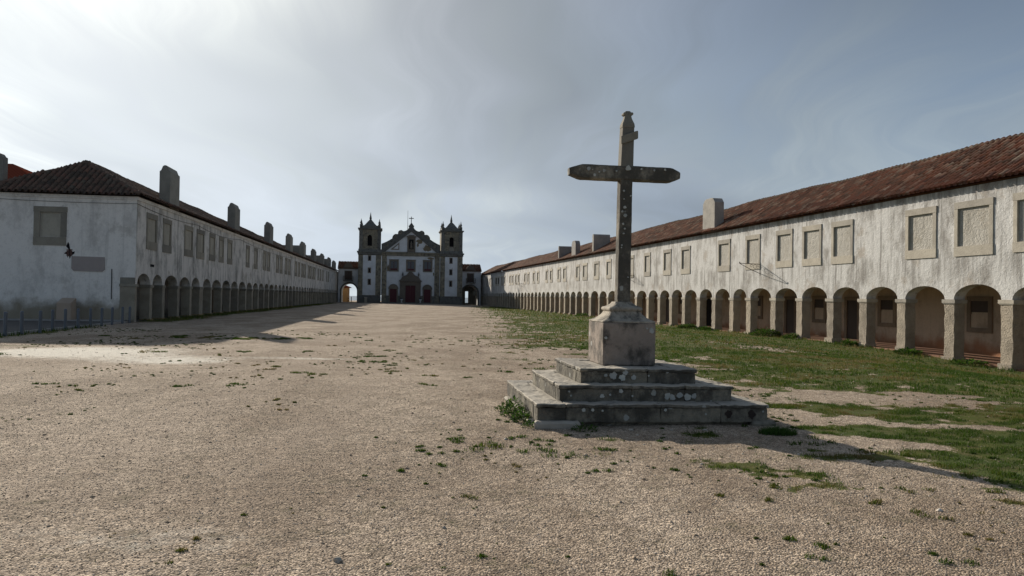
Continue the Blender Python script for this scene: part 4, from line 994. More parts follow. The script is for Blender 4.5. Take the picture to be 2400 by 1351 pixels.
for u, lab in ((-2.0, 'small white flower urn left of the church door'), (2.1, 'small white flower urn right of the church door')):
    o = empty('flower_urn', wpt(u, -1.2, 0.10)); m = MB(); m.lathe([(0.20, 0), (0.20, 0.08), (0.08, 0.14), (0.08, 0.3), (0.26, 0.5), (0.32, 0.7), (0.28, 0.72)], seg=12); m.build('urn', M_white, o, smooth=True)
    m = MB(); m.lathe([(0.26, 0.70), (0.34, 0.85), (0.2, 1.02), (0.05, 1.05)], seg=8); m.build('plant', M_cable, o); tag(o, lab, 'urn')
o = empty('information_box', wpt(-9.75, -0.8, -0.13), CA); m = MB(); m.box((-0.3, -0.2, 0), (0.3, 0.2, 1.15)); m.build('box', M_stL, o); m = MB(); m.box((-0.35, -0.25, 1.152), (0.35, 0.25, 1.3)); m.build('lid', M_plaque, o); tag(o, 'small grey box standing at the foot of the left bell tower', 'box')

# gatehouses either side
def gatehouse(u0, u1, ac, ar, through, lab):
    root = empty('gatehouse', wpt(0, 0, 0), CA); root.location = (CP[0], CP[1], 0); tag(root, lab, 'gatehouse')
    Y0, Y1 = 5.05, 11.0; zi = 4.13-ar+0.05
    q = MB(); arch_strip(q, ac-ar, ac+ar, zi, ar-0.05, 4.5, Y0, Y1, u0, u1, 16)
    for y_ in (Y0, Y1):
        q.poly([(u0, y_, -0.5), (ac-ar, y_, -0.5), (ac-ar, y_, zi), (u0, y_, zi)]); q.poly([(ac+ar, y_, -0.5), (u1, y_, -0.5), (u1, y_, zi), (ac+ar, y_, zi)])
        q.poly([(u0, y_, 4.5), (u1, y_, 4.5), (u1, y_, 7.42), (u0, y_, 7.42)])
    q.poly([(ac-ar, Y0, -0.5), (ac-ar, Y1, -0.5), (ac-ar, Y1, zi), (ac-ar, Y0, zi)]); q.poly([(ac+ar, Y0, -0.5), (ac+ar, Y1, -0.5), (ac+ar, Y1, zi), (ac+ar, Y0, zi)])
    q.poly([(u0, Y0, -0.5), (u0, Y1, -0.5), (u0, Y1, 7.4), (u0, Y0, 7.4)]); q.poly([(u1, Y0, -0.5), (u1, Y1, -0.5), (u1, Y1, 7.4), (u1, Y0, 7.4)])
    wl = q.build('wall', M_cwhite, root)
    q = MB(); n = 16
    for k in range(n):
        a0, a1 = math.pi*k/n, math.pi*(k+1)/n; r0, r1 = ar, ar+0.32
        q.prism([(ac+r0*math.cos(a0), zi+(r0-.05)*math.sin(a0)), (ac+r1*math.cos(a0), zi+(r1-.05)*math.sin(a0)), (ac+r1*math.cos(a1), zi+(r1-.05)*math.sin(a1)), (ac+r0*math.cos(a1), zi+(r0-.05)*math.sin(a1))], Y0-0.06, Y0-0.002)
    q.box((max(u0, ac-ar-0.3), Y0-0.06, -0.5), (ac-ar, Y0-0.002, zi-0.002)); q.box((ac+ar, Y0-0.06, -0.5), (min(u1, ac+ar+0.3), Y0-0.002, zi-0.002)); q.build('arch_surround', M_churchd, root)
    q = MB(); q.box((u0-0.15, Y0-0.25, 7.42), (u1+0.15, Y1+0.2, 7.58)); q.build('cornice', M_churchp, root)
    q = MB(); n = int((u1-u0)/0.35); yr = 8.0; zr_ = 9.2
    V = []; F = []; off = 0
    for i in range(n+1):
        for r in range(9):
            t = r/9; o3 = np.array([u0+0.35*i, Y0-0.3+(yr-Y0+0.3)*t, 7.62+(zr_-7.62)*t+0.03]); v = CV.copy()*np.array([1.4, 1, 1.2]); L_ = math.hypot(yr-Y0+0.3, zr_-7.62); uy = np.array([0, (yr-Y0+.3)/L_, (zr_-7.62)/L_]); nr = np.array([0, -uy[2], uy[1]])
            V.append(o3+v[:, :1]*np.array([1, 0, 0])+v[:, 1:2]*uy+v[:, 2:3]*nr); F.append(CF+off); off += len(v)
    q.poly([(u0-0.15, Y0-0.3, 7.60), (u1+0.15, Y0-0.3, 7.60), (u1+0.15, yr, zr_), (u0-0.15, yr, zr_)]); q.poly([(u0-0.15, Y1+0.3, 7.60), (u1+0.15, Y1+0.3, 7.60), (u1+0.15, yr, zr_), (u0-0.15, yr, zr_)]); q.poly([(u0, Y0, 7.58), (u0, Y1, 7.58), (u0, yr, zr_-0.02)]); q.poly([(u1, Y0, 7.58), (u1, Y1, 7.58), (u1, yr, zr_-0.02)])
    rf = q.build('roof', M_tile, root); set_rnd(rf.data, np.full(len(rf.data.vertices), 0.2))
    stuff(np_mesh('roof_tiles', np.concatenate(V), np.concatenate(F), M_tile, rf, RNG.random(off)))
    gc = ac-0.25 if through else ac+0.1
    cur = [(1.35, 7.585), (1.25, 7.8), (0.95, 7.95), (0.85, 8.3), (0.55, 8.65), (0.2, 8.8), (0.15, 9.0)]
    q = MB(); q.prism(([(gc-a, b_) for a, b_ in cur]+[(gc+a, b_) for a, b_ in cur[::-1]])[::-1], Y0-0.26, Y0+0.1); q.build('gablet', M_churchp, root)
    wn = MB(); wn.box((gc-0.63, Y0-0.03, 4.95), (gc+0.63, Y0-0.004, 6.85)); w_ = wn.build('window', M_wood, root)
    q = MB(); q.box((gc-0.85, Y0-0.09, 4.9), (gc-0.632, Y0-0.003, 7.05)); q.box((gc+0.632, Y0-0.09, 4.9), (gc+0.85, Y0-0.003, 7.05)); q.box((gc-0.631, Y0-0.09, 6.852), (gc+0.631, Y0-0.003, 7.05)); q.build('frame', M_churchp, w_)
    q = MB(); q.box((gc-0.03, Y0-0.05, 4.95), (gc+0.03, Y0-0.031, 6.85)); q.build('mullion', M_red, w_)
    q = MB(); q.box((gc-1.1, Y0-0.75, 4.70), (gc+1.1, Y0-0.07, 4.86)); bal = q.build('balcony', M_churchd, root)
    q = MB(); q.box((gc-1.1, Y0-0.75, 5.78), (gc+1.1, Y0-0.71, 5.83)); q.box((gc-1.1, Y0-0.71, 5.78), (gc-1.06, Y0-0.07, 5.83)); q.box((gc+1.06, Y0-0.71, 5.78), (gc+1.1, Y0-0.07, 5.83))
    for k in range(17):
        uu = gc-1.08+2.16*k/16; th = 0.05 if k in (0, 16) else 0.015
        q.box((uu-th, Y0-0.745, 4.862), (uu+th, Y0-0.715, 5.779))
    q.build('railing', M_iron, bal)
    return root
gatehouse(-16.1, -11.62, -13.62, 1.72, True, 'low white gatehouse left of the church, its arch open to the bright sky')
gr = gatehouse(11.62, 16.3, 13.76, 1.85, False, 'low white gatehouse right of the church, its dark arch nearly closed')
q = MB()
for a, b_, c, e in ((11.9, 13.25, -0.5, 4.4), (13.95, 15.7, -0.5, 4.4), (13.25, 13.95, 2.85, 4.4), (13.25, 13.95, -0.5, 0.12)): q.box((a, 10.4, c), (b_, 10.6, e))
q.build('rear_wall', M_churchd, gr)
q = MB(); q.box((14.55, 6.0, 1.9), (15.45, 6.05, 2.95)); o = q.build('notice_board', M_stL, gr)
# house beyond the left arch, post in front of it
BH = empty('archway_house', wpt(-14.5, 16.5, -0.15), CA); tag(BH, 'small house glimpsed through the open left archway, orange glow painted into its walls', 'house')
q = MB(); q.box((-6, 0, -0.5), (0, 9, 3.45)); q.build('wall', M_glowwall, BH); q = MB(); q.prism([(-6.4, 3.452), (0.45, 3.452), (0.45, 3.6), (-3, 5.0), (-6.4, 3.6)][::-1], -0.3, 9.3); q.build('roof', M_newtile, BH)
q = MB(); q.box((0.002, 0.2, -0.4), (0.35, 1.2, 1.0)); q.build('buttress', M_glowwall, BH)
q = MB(); q.lathe([(0.09, -0.1), (0.09, 1.25), (0.03, 1.3)], wpt(-13.45, 12.5, -0.15), 8); tag(q.build('short_post', M_iron), 'thin dark post standing in the open left archway', 'post')

# house with a new red roof beyond the left wing
HB = empty('red_roofed_house', (-42.3, 58, 0), LA); tag(HB, 'house with a bright new red tile roof peeking over the left wing', 'house')
q = MB(); q.box((-14, -4, -0.5), (7, 10, 9.2)); q.build('wall', M_plF, HB)
q = MB()
ex0, ex1, ey0, ey1, zt_ = -14.4, 7.4, -4.4, 10.4, 12.0
A_, B_, C_, D_ = (ex0, ey0, 9.2), (ex1, ey0, 9.2), (ex1, ey1, 9.2), (ex0, ey1, 9.2); R0, R1 = (ex0+6, 3, zt_), (ex1-6.0, 3, zt_)
q.poly([A_, B_, R1, R0]); q.poly([C_, D_, R0, R1]); q.poly([B_, C_, R1]); q.poly([D_, A_, R0]); q.build('roof', M_newtile, HB)

# ================================================================== THE CROSS
XA = R(8.6); xc = (3.3*math.cos(XA)-10.78*math.sin(XA), 3.3*math.sin(XA)+10.78*math.cos(XA))
X = empty('stone_cross', (xc[0], xc[1], 0), XA)
tag(X, 'tall weathered stone cross on a pedestal and three worn steps in the court', 'cross')
def step(x0, x1, y0, y1, z0, z1, sx, sy, seed):
    """one step: core, riser blocks and slightly projecting tread slabs"""
    tz = z1-0.05; cr_ = 0.30; e = 0.016
    core = MB(); core.box((x0+0.15, y0+0.15, z0-0.05), (x1-0.15, y1-0.15, z1-0.012)); st = core.build('step', M_tread, X); st.rotation_euler = (0, 0.0085, 0)
    k = seed
    def ring(zlo, zhi, off, m, nm, amp, cell):
        nonlocal k
        xs_ = [x0+off]+list(sx)+[x1-off]; g_ = 0.0025
        for a, b_ in zip(xs_, xs_[1:]):
            for (ya, yb) in ((y0+off, y0+cr_), (y1-cr_, y1-off)):
                k += 1; rough_box(nm, (a+g_, ya, zlo), (b_-g_, yb, zhi), m, st, cell, amp, 0.010, k)
        ys_ = [y0+cr_]+list(sy)+[y1-cr_]
        for a, b_ in zip(ys_, ys_[1:]):
            for (xa, xb) in ((x0+off, x0+cr_), (x1-cr_, x1-off)):
                k += 1; rough_box(nm, (xa, a+g_, zlo), (xb, b_-g_, zhi), m, st, cell, amp, 0.010, k)
    ring(z0-0.04, tz-0.001, e, M_riser, 'riser_block', 0.016, 0.06)
    ring(tz, z1, 0.0, M_tread, 'tread_slab', 0.020, 0.045)
    return st
st1 = step(-1.55, 1.63, -1.44, 1.30, 0.075, 0.277, [-1.16, 0.12, 0.95], [-0.1], 10)
st2 = step(-1.205, 1.245, -1.17, 0.88, 0.277, 0.490, [-0.2, 0.55], [], 40)
st3 = step(-0.862, 0.812, -0.93, 0.72, 0.490, 0.694, [0.1], [], 70)
f1 = rough_box('footing_stone', (-1.58, -1.53, -0.06), (-0.98, -1.38, 0.078), M_rock, X, 0.07, 0.018, 0.03, 5)
f2 = rough_box('footing_stone', (1.38, -1.50, -0.08), (1.72, -1.30, 0.05), M_riser, X, 0.07, 0.02, 0.03, 6)
f3 = rough_box('footing_stone', (-1.60, -1.2, -0.06), (-1.50, 1.2, 0.05), M_tread, X, 0.07, 0.02, 0.03, 7)
rough_box('foundation', (-1.45, -1.34, -0.1), (1.5, 1.2, 0.05), M_riser, X, 0.12, 0.02, 0.02, 8)
ped = rough_box('pedestal', (-0.395, -0.408, 0.688), (0.395, 0.42, 1.305), M_ped, X, 0.05, 0.006, 0.012, 9)
from mathutils import noise as mnoise
def loft(name, rings, m, parent, ch=0.012, amp=0.003, seed=0, cap=True):
    """rings: (cx, cy, hx, hy, z) octagonal sections with small chamfers"""
    v = []; f = []
    for (cx_, cy_, hx, hy, z_) in rings:
        c = min(ch, hx*0.5, hy*0.5)
        pts = [(-hx+c, -hy), (-hx*0.33, -hy), (hx*0.33, -hy), (hx-c, -hy), (hx, -hy+c), (hx, hy-c), (hx-c, hy), (-hx+c, hy), (-hx, hy-c), (-hx, -hy+c)]
        for a, b_ in pts:
            p = Vector((cx_+a, cy_+b_, z_)); p += (mnoise.noise_vector(p*4+Vector((seed, 0, 0)))*0.5+mnoise.noise_vector(p*13+Vector((seed, 3, 0)))*0.6)*amp; v.append(tuple(p))
    n = 10
    for j in range(len(rings)-1):
        for i in range(n): f.append((j*n+i, j*n+(i+1) % n, (j+1)*n+(i+1) % n, (j+1)*n+i))
    f.append(tuple(range(n))[::-1]); f.append(tuple(range((len(rings)-1)*n, len(rings)*n)))
    me = bpy.data.meshes.new(name); me.from_pydata(v, [], f); me.materials.append(m); o = bpy.data.objects.new(name, me); link(o, parent); return o
def dens(rs, st):
    out = []
    for a, b_ in zip(rs, rs[1:]):
        n = max(1, int((b_[4]-a[4])/st)); out += [tuple(a[i]+(b_[i]-a[i])*k/n for i in range(5)) for k in range(n)]
    return out+[rs[-1]]
yc = 0.0
cap1 = [(0, .005, .398, .41, 1.306), (0, .005, .398, .41, 1.322), (0, .005, .385, .395, 1.330), (0, .003, .335, .345, 1.350), (0, 0, .285, .295, 1.385), (0, 0, .248, .255, 1.42), (0, 0, .228, .232, 1.455), (0, 0, .222, .226, 1.468)]
cap2 = [(0, 0, .222, .222, 1.466), (0, 0, .240, .240, 1.474), (0, 0, .252, .252, 1.492), (0, 0, .252, .252, 1.510), (0, 0, .238, .238, 1.528), (0, 0, .205, .205, 1.540), (0, 0, .170, .17, 1.557), (0, 0, .142, .142, 1.580), (0, 0, .125, .125, 1.608)]
loft('pedestal_moulding', cap1, M_pedcap, X, 0.02, 0.006, 1); loft('torus_moulding', cap2, M_pedcap, X, 0.02, 0.006, 2)
loft('shaft', dens([(0.006, -0.005, .098, .092, 1.606), (0.022, -0.005, .094, .09, 3.43)], 0.06), M_cross, X, 0.014, 0.005, 3)
q_ = [(-0.848, .049), (-0.80, .066), (-0.70, .098), (-0.655, .107), (-0.3, .108), (0.02, .109), (0.35, .108), (0.70, .107), (0.745, .100), (0.845, .060), (0.868, .046)]
v = []; f = []
n = 8
bars = []
for a, b_ in zip(q_, q_[1:]):
    k_ = max(1, int((b_[0]-a[0])/0.06)); bars += [(a[0]+(b_[0]-a[0])*t/k_, a[1]+(b_[1]-a[1])*t/k_) for t in range(k_)]
bars.append(q_[-1])
for (xx, h_) in bars:
    hy_ = 0.100*min(1, 0.35+h_/0.15); c_ = min(0.02, h_*0.4)
    for a, b_ in [(-hy_+c_, -h_), (hy_-c_, -h_), (hy_, -h_+c_), (hy_, h_-c_), (hy_-c_, h_), (-hy_+c_, h_), (-hy_, h_-c_), (-hy_, -h_+c_)]:
        p = Vector((xx, -0.005+a, 3.532+b_)); p += (mnoise.noise_vector(p*4)*0.5+mnoise.noise_vector(p*12)*0.7)*0.006; v.append(tuple(p))
for j in range(len(bars)-1):
    for i in range(n): f.append((j*n+i, j*n+(i+1) % n, (j+1)*n+(i+1) % n, (j+1)*n+i))
f.append(tuple(range(n))[::-1]); f.append(tuple(range((len(bars)-1)*n, len(bars)*n)))
me = bpy.data.meshes.new('crossbar'); me.from_pydata(v, [], f); me.materials.append(M_cross); link(bpy.data.objects.new('crossbar', me), X)
loft('upper_shaft', dens([(0.028, -0.005, .095, .088, 3.630), (0.044, -0.005, .089, .082, 4.215)], 0.08), M_crossup, X, 0.008, 0.002, 4)
loft('finial', [(0.045, -.005, .090, .083, 4.217), (0.046, -.005, .096, .088, 4.225), (0.046, -.005, .095, .087, 4.250), (0.046, -.005, .090, .083, 4.280), (0.046, -.005, .074, .070, 4.318), (0.046, -.005, .058, .057, 4.36), (0.046, -.005, .050, .050, 4.40), (0.046, -.005, .050, .050, 4.45), (0.046, -.005, .036, .04, 4.472)], M_crossup, X, 0.014, 0.003, 5)
fz = MB()
fz.v = []
sc_ = MB()
for sx_, zc, r_ in ((-0.056, 4.428, 0.022), (0.056, 4.432, 0.023)):
    n = 12; sc_.prism([(0.046+sx_+r_*math.cos(2*math.pi*k/n), zc+r_*math.sin(2*math.pi*k/n)) for k in range(n)], -0.06, 0.05)
sc_.build('scroll', M_crossup, X, bevel=0.006)
tp = MB(); pl_ = [(-.079, 4.073), (-.078, 3.955), (.176, 4.046), (.182, 4.06), (.180, 4.155), (.172, 4.166), (.150, 4.160)]; tp.prism(pl_, -0.125, -0.0905); tp.build('title_board', M_crossup, X, bevel=0.004)
# lichen
def lich(pts, y, parent, seed, m=None, nm='lichen'):
    rr = random.Random(seed)
    for (a, b_, r_) in pts:
        n = 13; q = MB(); o = [(a+r_*rr.uniform(0.65, 1.2)*math.cos(2*math.pi*k/n), b_+r_*rr.uniform(0.65, 1.2)*math.sin(2*math.pi*k/n)) for k in range(n)]
        q.prism(o, y-0.018, y+0.012); q.build(nm, m or M_lichen, parent)
lich([(-0.39, 0.593, 0.056), (-0.258, 0.571, 0.049), (-0.224, 0.639, 0.039), (-0.099, 0.571, 0.035), (-0.496, 0.596, 0.025), (0.114, 0.596, 0.014), (0.382, 0.648, 0.018), (0.635, 0.665, 0.016)], -0.908, st3, 1)
lich([(-0.61, 0.345, 0.031), (-0.499, 0.364, 0.015), (-0.189, 0.347, 0.014), (0.299, 0.353, 0.049), (0.369, 0.336, 0.044), (0.475, 0.361, 0.046), (0.581, 0.332, 0.053), (0.678, 0.351, 0.039), (-0.354, 0.414, 0.031), (-1.061, 0.404, 0.013), (-1.035, 0.35, 0.013)], -1.148, st2, 2)
lich([(-0.924, 0.20, 0.026), (-0.808, 0.20, 0.02), (0.174, 0.202, 0.02), (1.54, 0.184, 0.014), (0.734, 0.149, 0.014), (-0.676, 0.19, 0.015)], -1.418, st1, 3)
M_soot = material('dark_stain', lambda g, co, p: (g.mix(g.noise(co, 25, 4), (0.02, 0.016, 0.014), (0.06, 0.045, 0.04)), g.noise(co, 40, 3), 0.005))
lich([(1.056, 0.155, 0.055), (1.381, 0.144, 0.06)], -1.417, st1, 9, M_soot, 'dark_stain')
lich([(0.325, 1.196, 0.041), (-0.355, 1.084, 0.022), (0.258, 1.226, 0.015)], -0.408, ped, 4)
lich([(-0.57, 3.567, 0.03), (-0.509, 3.557, 0.01), (-0.337, 3.552, 0.025), (-0.477, 3.477, 0.022), (-0.143, 3.55, 0.014), (0.241, 3.596, 0.014), (0.443, 3.585, 0.015), (-0.407, 3.525, 0.012), (0.608, 3.60, 0.019), (0.035, 3.60, 0.04)], -0.105, X, 5)
lich([(-0.022, 3.26, 0.015), (-0.003, 3.015, 0.023), (-0.043, 2.953, 0.018), (0.001, 2.893, 0.028), (0.086, 3.19, 0.013), (-0.028, 2.765, 0.018), (-0.001, 2.697, 0.013), (-0.018, 2.623, 0.013), (-0.041, 2.451, 0.013), (-0.048, 2.414, 0.01), (0.06, 1.975, 0.01), (-0.018, 3.138, 0.01)], -0.096, X, 6)

# ================================================================== VEGETATION AND STONES
def blades(name, px, py, h, wd_, m, lean=0.5, pz=None):
    """one thin bent blade per point"""
    n = len(px); z0 = gz(px, py)-0.004 if pz is None else pz
    a = RNG.uniform(0, 2*math.pi, n); la = RNG.uniform(0, 2*math.pi, n); ln = RNG.uniform(0.1, lean, n)*h
    dx, dy = np.cos(a)*wd_/2, np.sin(a)*wd_/2; lx, ly = np.cos(la)*ln, np.sin(la)*ln
    v = np.stack([np.stack([px-dx, py-dy, z0], 1), np.stack([px+dx, py+dy, z0], 1), np.stack([px+dx*.7+lx*.35, py+dy*.7+ly*.35, z0+h*.6], 1), np.stack([px-dx*.7+lx*.35, py-dy*.7+ly*.35, z0+h*.6], 1), np.stack([px+lx, py+ly, z0+h], 1)], 1).reshape(-1, 3)
    i = np.arange(n)*5
    f = np.concatenate([np.stack([i, i+1, i+2], 1), np.stack([i, i+2, i+3], 1), np.stack([i+3, i+2, i+4], 1)])
    return np_mesh(name, v, f, m, None, np.repeat(np.clip(0.55*RNG.random(n)+0.75*sstep(0.40, 0.72, fbm(px*0.8, py*0.8, 55, 4)), 0, 1), 5))
def sample(n, y0, y1, x0f, x1f, power=1.0):
    """uniform ground samples inside the wedge the camera looks over, a little wider"""
    Y = np.sqrt(RNG.uniform(y0**2, y1**2, n)); Xs = RNG.uniform(x0f, x1f, n)*Y; return Xs, Y
def inside(Xs, Y):
    a = (Xs-xc[0])*math.cos(XA)+(Y-xc[1])*math.sin(XA); b_ = -(Xs-xc[0])*math.sin(XA)+(Y-xc[1])*math.cos(XA)
    return (a > -1.6) & (a < 1.68) & (b_ > -1.5) & (b_ < 1.35)
BX = []; BY = []; BH_ = []; BW = []
for (n, y0, y1, xa, xb, h0, h1, w0) in ((420000, 4.0, 13, -0.1, 0.85, 0.012, 0.040, 0.006), (260000, 13, 26, -0.1, 0.85, 0.02, 0.06, 0.012), (160000, 26, 60, -0.2, 0.8, 0.03, 0.08, 0.03), (70000, 60, 150, -0.25, 0.35, 0.05, 0.12, 0.08)):
    Xs, Y = sample(n, y0, y1, xa, xb); m_ = veg_mask(Xs, Y); clump = fbm(Xs*5, Y*5, 77, 3)
    keep = (RNG.random(n) < m_*sstep(0.38, 0.66, clump)*0.8) & ~inside(Xs, Y) & (rdist(Xs, Y) > 0.0)
    Xs, Y = Xs[keep], Y[keep]; tall = 1+1.2*(1-sstep(0.4, 1.6, rdist(Xs, Y)))*(Y > 20)
    BX.append(Xs); BY.append(Y); BH_.append(RNG.uniform(h0, h1, len(Xs))*tall*(0.5+clump[keep])); BW.append(RNG.uniform(0.6, 1.3, len(Xs))*w0)
# strips by the left gallery and the kerb
Xs, Y = sample(260000, 24, 130, -0.75, -0.15); m_ = veg_mask(Xs, Y); keep = RNG.random(len(Xs)) < m_*0.9; keep &= (kerbd(Xs, Y) > 0.02) | (Y > 38)
BX.append(Xs[keep]); BY.append(Y[keep]); BH_.append(RNG.uniform(0.06, 0.20, keep.sum())); BW.append(np.full(keep.sum(), 0.025))
px, py = np.concatenate(BX), np.concatenate(BY)
stuff(blades('grass', px, py, np.concatenate(BH_), np.concatenate(BW), M_grass))

# sparse tufts scattered over the gravel
TX = []; TY = []; TH_ = []; TW = []
def tuft(cx_, cy_, r_, n, h, w_):
    k_ = max(1, int(r_*25)); ca = RNG.normal(0, r_*0.55, (k_, 2)); w_i = RNG.integers(0, k_, n)
    a = RNG.uniform(0, 2*math.pi, n); rr = r_*0.55*RNG.random(n)**0.8; TX.append(cx_+ca[w_i, 0]*1.2+np.cos(a)*rr); TY.append(cy_+ca[w_i, 1]+np.sin(a)*rr); TH_.append(RNG.uniform(0.5, 1.1, n)*h*(1-0.5*rr/r_)); TW.append(np.full(n, w_))
cand = sample(24000, 4.2, 34, -0.72, 0.72); dn = fbm(cand[0]*0.8, cand[1]*0.8, 5, 3); dn2 = fbm(cand[0]*0.25, cand[1]*0.25, 6, 2)
kp = (RNG.random(24000) < sstep(0.50, 0.72, dn*0.6+dn2*0.4+0.10*sstep(-2, 4, cand[0]))*0.75) & ~inside(*cand)
for a, b_ in zip(cand[0][kp], cand[1][kp]):
    s_ = RNG.random()**3; tuft(a, b_, 0.012+0.075*s_, int(6+60*s_), 0.012+0.03*s_, 0.005+0.0005*b_)
for (a, b_, r_) in [(-5.74, 13.05, .16), (-4.96, 13.28, .16), (-8.2, 13.1, .14), (-2.55, 16.2, .15), (-13.1, 18.6, .3), (-11.6, 13.2, .2), (0.95, 7.2, .10), (0.45, 7.95, .2), (-0.25, 8.3, .2), (0.2, 8.7, .15), (2.35, 7.25, .12), (3.55, 8.8, .2), (3.6, 6.55, .12), (3.3, 5.75, .12), (4.0, 8.3, .16), (-0.55, 8.6, .15), (-0.9, 7.9, .1), (2.9, 4.7, .1), (4.3, 4.7, .16), (3.0, 6.2, .1), (1.0, 8.1, .15), (-1.6, 13.8, .15), (-3.2, 18.5, .2), (2.0, 5.2, .09), (-9.8, 20.4, .25), (-7.5, 21.0, .2), (-8.0, 9.2, .12), (-6.8, 8.4, .1)]+[(float(RNG.normal(-10.8, 1.6)), float(RNG.normal(27.3, 0.5)), 0.2) for _ in range(26)]+[(float(RNG.normal(0.1, 0.9)), float(RNG.normal(8.1, 0.8)), 0.02+0.09*RNG.random()**3) for _ in range(60)]+[(float(RNG.uniform(-6, 3)), float(RNG.uniform(15, 30)), 0.04+0.14*RNG.random()**2) for _ in range(110)]+[(float(RNG.uniform(1.5, 5)), float(RNG.uniform(4.6, 8.6)), 0.015+0.08*RNG.random()**4) for _ in range(60)]:
    tuft(a, b_, r_, int(14+700*r_), 0.016+0.20*r_, 0.006+0.0005*b_)
stuff(blades('grass_tufts', np.concatenate(TX), np.concatenate(TY), np.concatenate(TH_), np.concatenate(TW), M_grass, 0.9))

# leafy weeds: each clump is a plant of its own
def weed(cx_, cy_, r_, h, n, ls, label, grp=None):
    V = []; F = []; rn = []; k = 0; rr = random.Random(int(cx_*100+cy_*10))
    z0 = float(gz(cx_, cy_))
    for i in range(n):
        a = rr.uniform(0, 6.283); d_ = r_*math.sqrt(rr.random()); zz_ = rr.random()**0.8*h*(1-0.6*(d_/r_)**2)
        c = Vector((math.cos(a)*d_, math.sin(a)*d_*0.8, zz_)); yaw = a+rr.uniform(-0.9, 0.9); pit = rr.uniform(-0.2, 1.0); L = ls*rr.uniform(0.5, 1.2)
        u = Vector((math.cos(yaw)*math.cos(pit), math.sin(yaw)*math.cos(pit), math.sin(pit))); s_ = Vector((-math.sin(yaw), math.cos(yaw), 0)); nn = u.cross(s_)
        P5 = [c, c+u*L*.35+s_*L*.26+nn*L*.05, c+u*L*.75+s_*L*.20, c+u*L-nn*L*.12, c+u*L*.75-s_*L*.20, c+u*L*.35-s_*L*.26+nn*L*.05]
        V += [tuple(p) for p in P5]; F += [(k, k+1, k+2), (k, k+2, k+3), (k, k+3, k+4), (k, k+4, k+5)]; rn += [rr.random()]*6; k += 6
    o = np_mesh('weed', V, F, M_weed, None, rn); o.location = (cx_, cy_, z0-0.01); tag(o, label, 'weed', grp)
weed(-0.06, 10.85, 0.15, 0.12, 140, 0.055, 'low leafy weed at the far left corner of the lowest cross step')
weed(0.05, 10.45, 0.17, 0.26, 330, 0.06, 'tall leafy green weed against the left side of the lowest cross step')
weed(0.17, 9.95, 0.15, 0.17, 260, 0.055, 'leafy green weed in the middle of the left side of the cross steps')
weed(0.26, 9.52, 0.10, 0.10, 120, 0.045, 'small weed at the front left corner stone of the cross')
weed(0.95, 9.34, 0.17, 0.09, 160, 0.04, 'dark small weed in front of the footing stone of the cross')
def wallpt(s, d_): p = RP+RD*s-RN*d_; return float(p[0]), float(p[1])
for (s, d_, r_, h, n, lab) in [(18.6, 0.55, 0.9, 0.5, 900, 'big bushy weed clump before the fifth and sixth visible piers right of the cross'), (30.5, 0.5, 0.8, 0.35, 700, 'bushy weed clump just right of the cross pedestal, at the foot of the piers'), (60.5, 0.5, 0.9, 0.4, 500, 'dark weed clump at the foot of the wide pier left of the cross'), (10.4, 0.4, 0.45, 0.3, 300, 'weed clump beside a pier base, fourth pier from the right edge'), (6.0, 0.4, 0.6, 0.25, 350, 'low weed patch beside the third pier from the right edge'), (27.5, 0.5, 0.5, 0.25, 420, 'low weed patch at a pier foot below the tall chimney'), (16.0, 0.35, 0.5, 0.28, 300, 'weed at a pier foot just right of the biggest weed clump'), (2.4, 0.4, 0.7, 0.2, 300, 'low weed patch between the two piers nearest the right edge')]:
    a, b_ = wallpt(s, d_); weed(a, b_, r_, h, n, 0.16, lab)
tX = []; tY = []
a = RNG.uniform(0, 6.28, 900); rr = 0.2*np.sqrt(RNG.random(900)); gx, gy = 3.36+np.cos(a)*rr*1.2, 9.33+np.sin(a)*rr*0.7
o = blades('grass_tuft', gx, gy, RNG.uniform(0.05, 0.13, 900)*(1.2-rr*3), np.full(900, 0.008), M_weed, 1.0); tag(o, 'dark grass tuft at the right front corner of the cross steps', 'grass tuft')

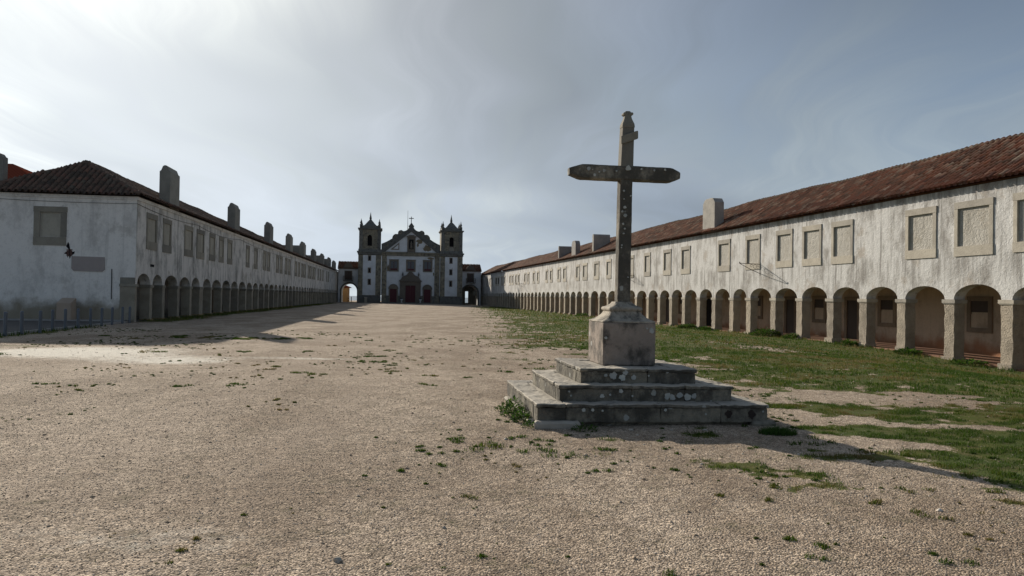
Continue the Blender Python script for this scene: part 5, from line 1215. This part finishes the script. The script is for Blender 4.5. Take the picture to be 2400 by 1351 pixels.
# pebbles: octahedral grains half sunk in the ground
OV_ = np.array([[1, 0, 0], [0, 1, 0], [-1, 0, 0], [0, -1, 0], [0, 0, 1], [0, 0, -1.0]]); OF = np.array([[0, 1, 4], [1, 2, 4], [2, 3, 4], [3, 0, 4], [1, 0, 5], [2, 1, 5], [3, 2, 5], [0, 3, 5]])
def pebbles(name, px, py, sz, m):
    n = len(px); a = RNG.uniform(0, 6.283, n); v = OV_[None]*RNG.uniform(0.6, 1.2, (n, 6, 1))*np.stack([sz, sz*RNG.uniform(.6, 1, n), sz*RNG.uniform(.35, .7, n)], 1)[:, None, :]
    c, s_ = np.cos(a)[:, None], np.sin(a)[:, None]; x_ = v[:, :, 0]*c-v[:, :, 1]*s_; y_ = v[:, :, 0]*s_+v[:, :, 1]*c
    P = np.stack([x_+px[:, None], y_+py[:, None], v[:, :, 2]+(gz(px, py)+sz*0.12)[:, None]], 2).reshape(-1, 3)
    f = (OF[None]+np.arange(n)[:, None, None]*6).reshape(-1, 3); return np_mesh(name, P, f, m, None, np.repeat(RNG.random(n), 6))
Xs, Y = sample(170000, 3.9, 15.5, -0.74, 0.74); keep = (RNG.random(len(Xs)) > veg_mask(Xs, Y)*0.9) & ~inside(Xs, Y) & (RNG.random(len(Xs)) < 1.30-Y/12)
stuff(pebbles('gravel', Xs[keep], Y[keep], RNG.uniform(0.0035, 0.0095, keep.sum())*(0.8+0.035*Y[keep]), M_peb))
Xs, Y = sample(2600, 4, 22, -0.72, 0.72); keep = ~inside(Xs, Y); stuff(pebbles('scattered_stones', Xs[keep], Y[keep], 0.010+0.022*RNG.random(keep.sum())**4, M_peb))
def rock(x_, y_, s_, lab, seed):
    bm = bmesh.new(); bmesh.ops.create_icosphere(bm, subdivisions=2, radius=1.0)
    for v in bm.verts: v.co += mnoise.noise_vector(v.co*1.3+Vector((seed, 0, 0)))*0.45; v.co = Vector((v.co.x*s_, v.co.y*s_*0.8, v.co.z*s_*0.6))
    me = bpy.data.meshes.new('rock'); bm.to_mesh(me); bm.free(); me.materials.append(M_rock); o = bpy.data.objects.new('rock', me); link(o); o.location = (x_, y_, float(gz(x_, y_))+s_*0.15); tag(o, lab, 'rock')
rock(-1.05, 4.62, 0.030, 'fist-sized grey rock lying on bare gravel at the bottom of the picture', 1)
rock(-0.46, 5.35, 0.018, 'small dark stone alone on gravel left of centre near the bottom', 2)
rock(1.53, 9.38, 0.035, 'pale stone in front of the cross steps, left one of two bright stones', 3)
rock(2.47, 9.42, 0.032, 'pale stone in front of the cross steps, right one of two bright stones', 4)
rock(2.05, 9.42, 0.022, 'small stone under the front edge of the cross between two paler stones', 5)
rock(0.06, 9.98, 0.035, 'grey stone among the weeds at the left side of the cross', 6)
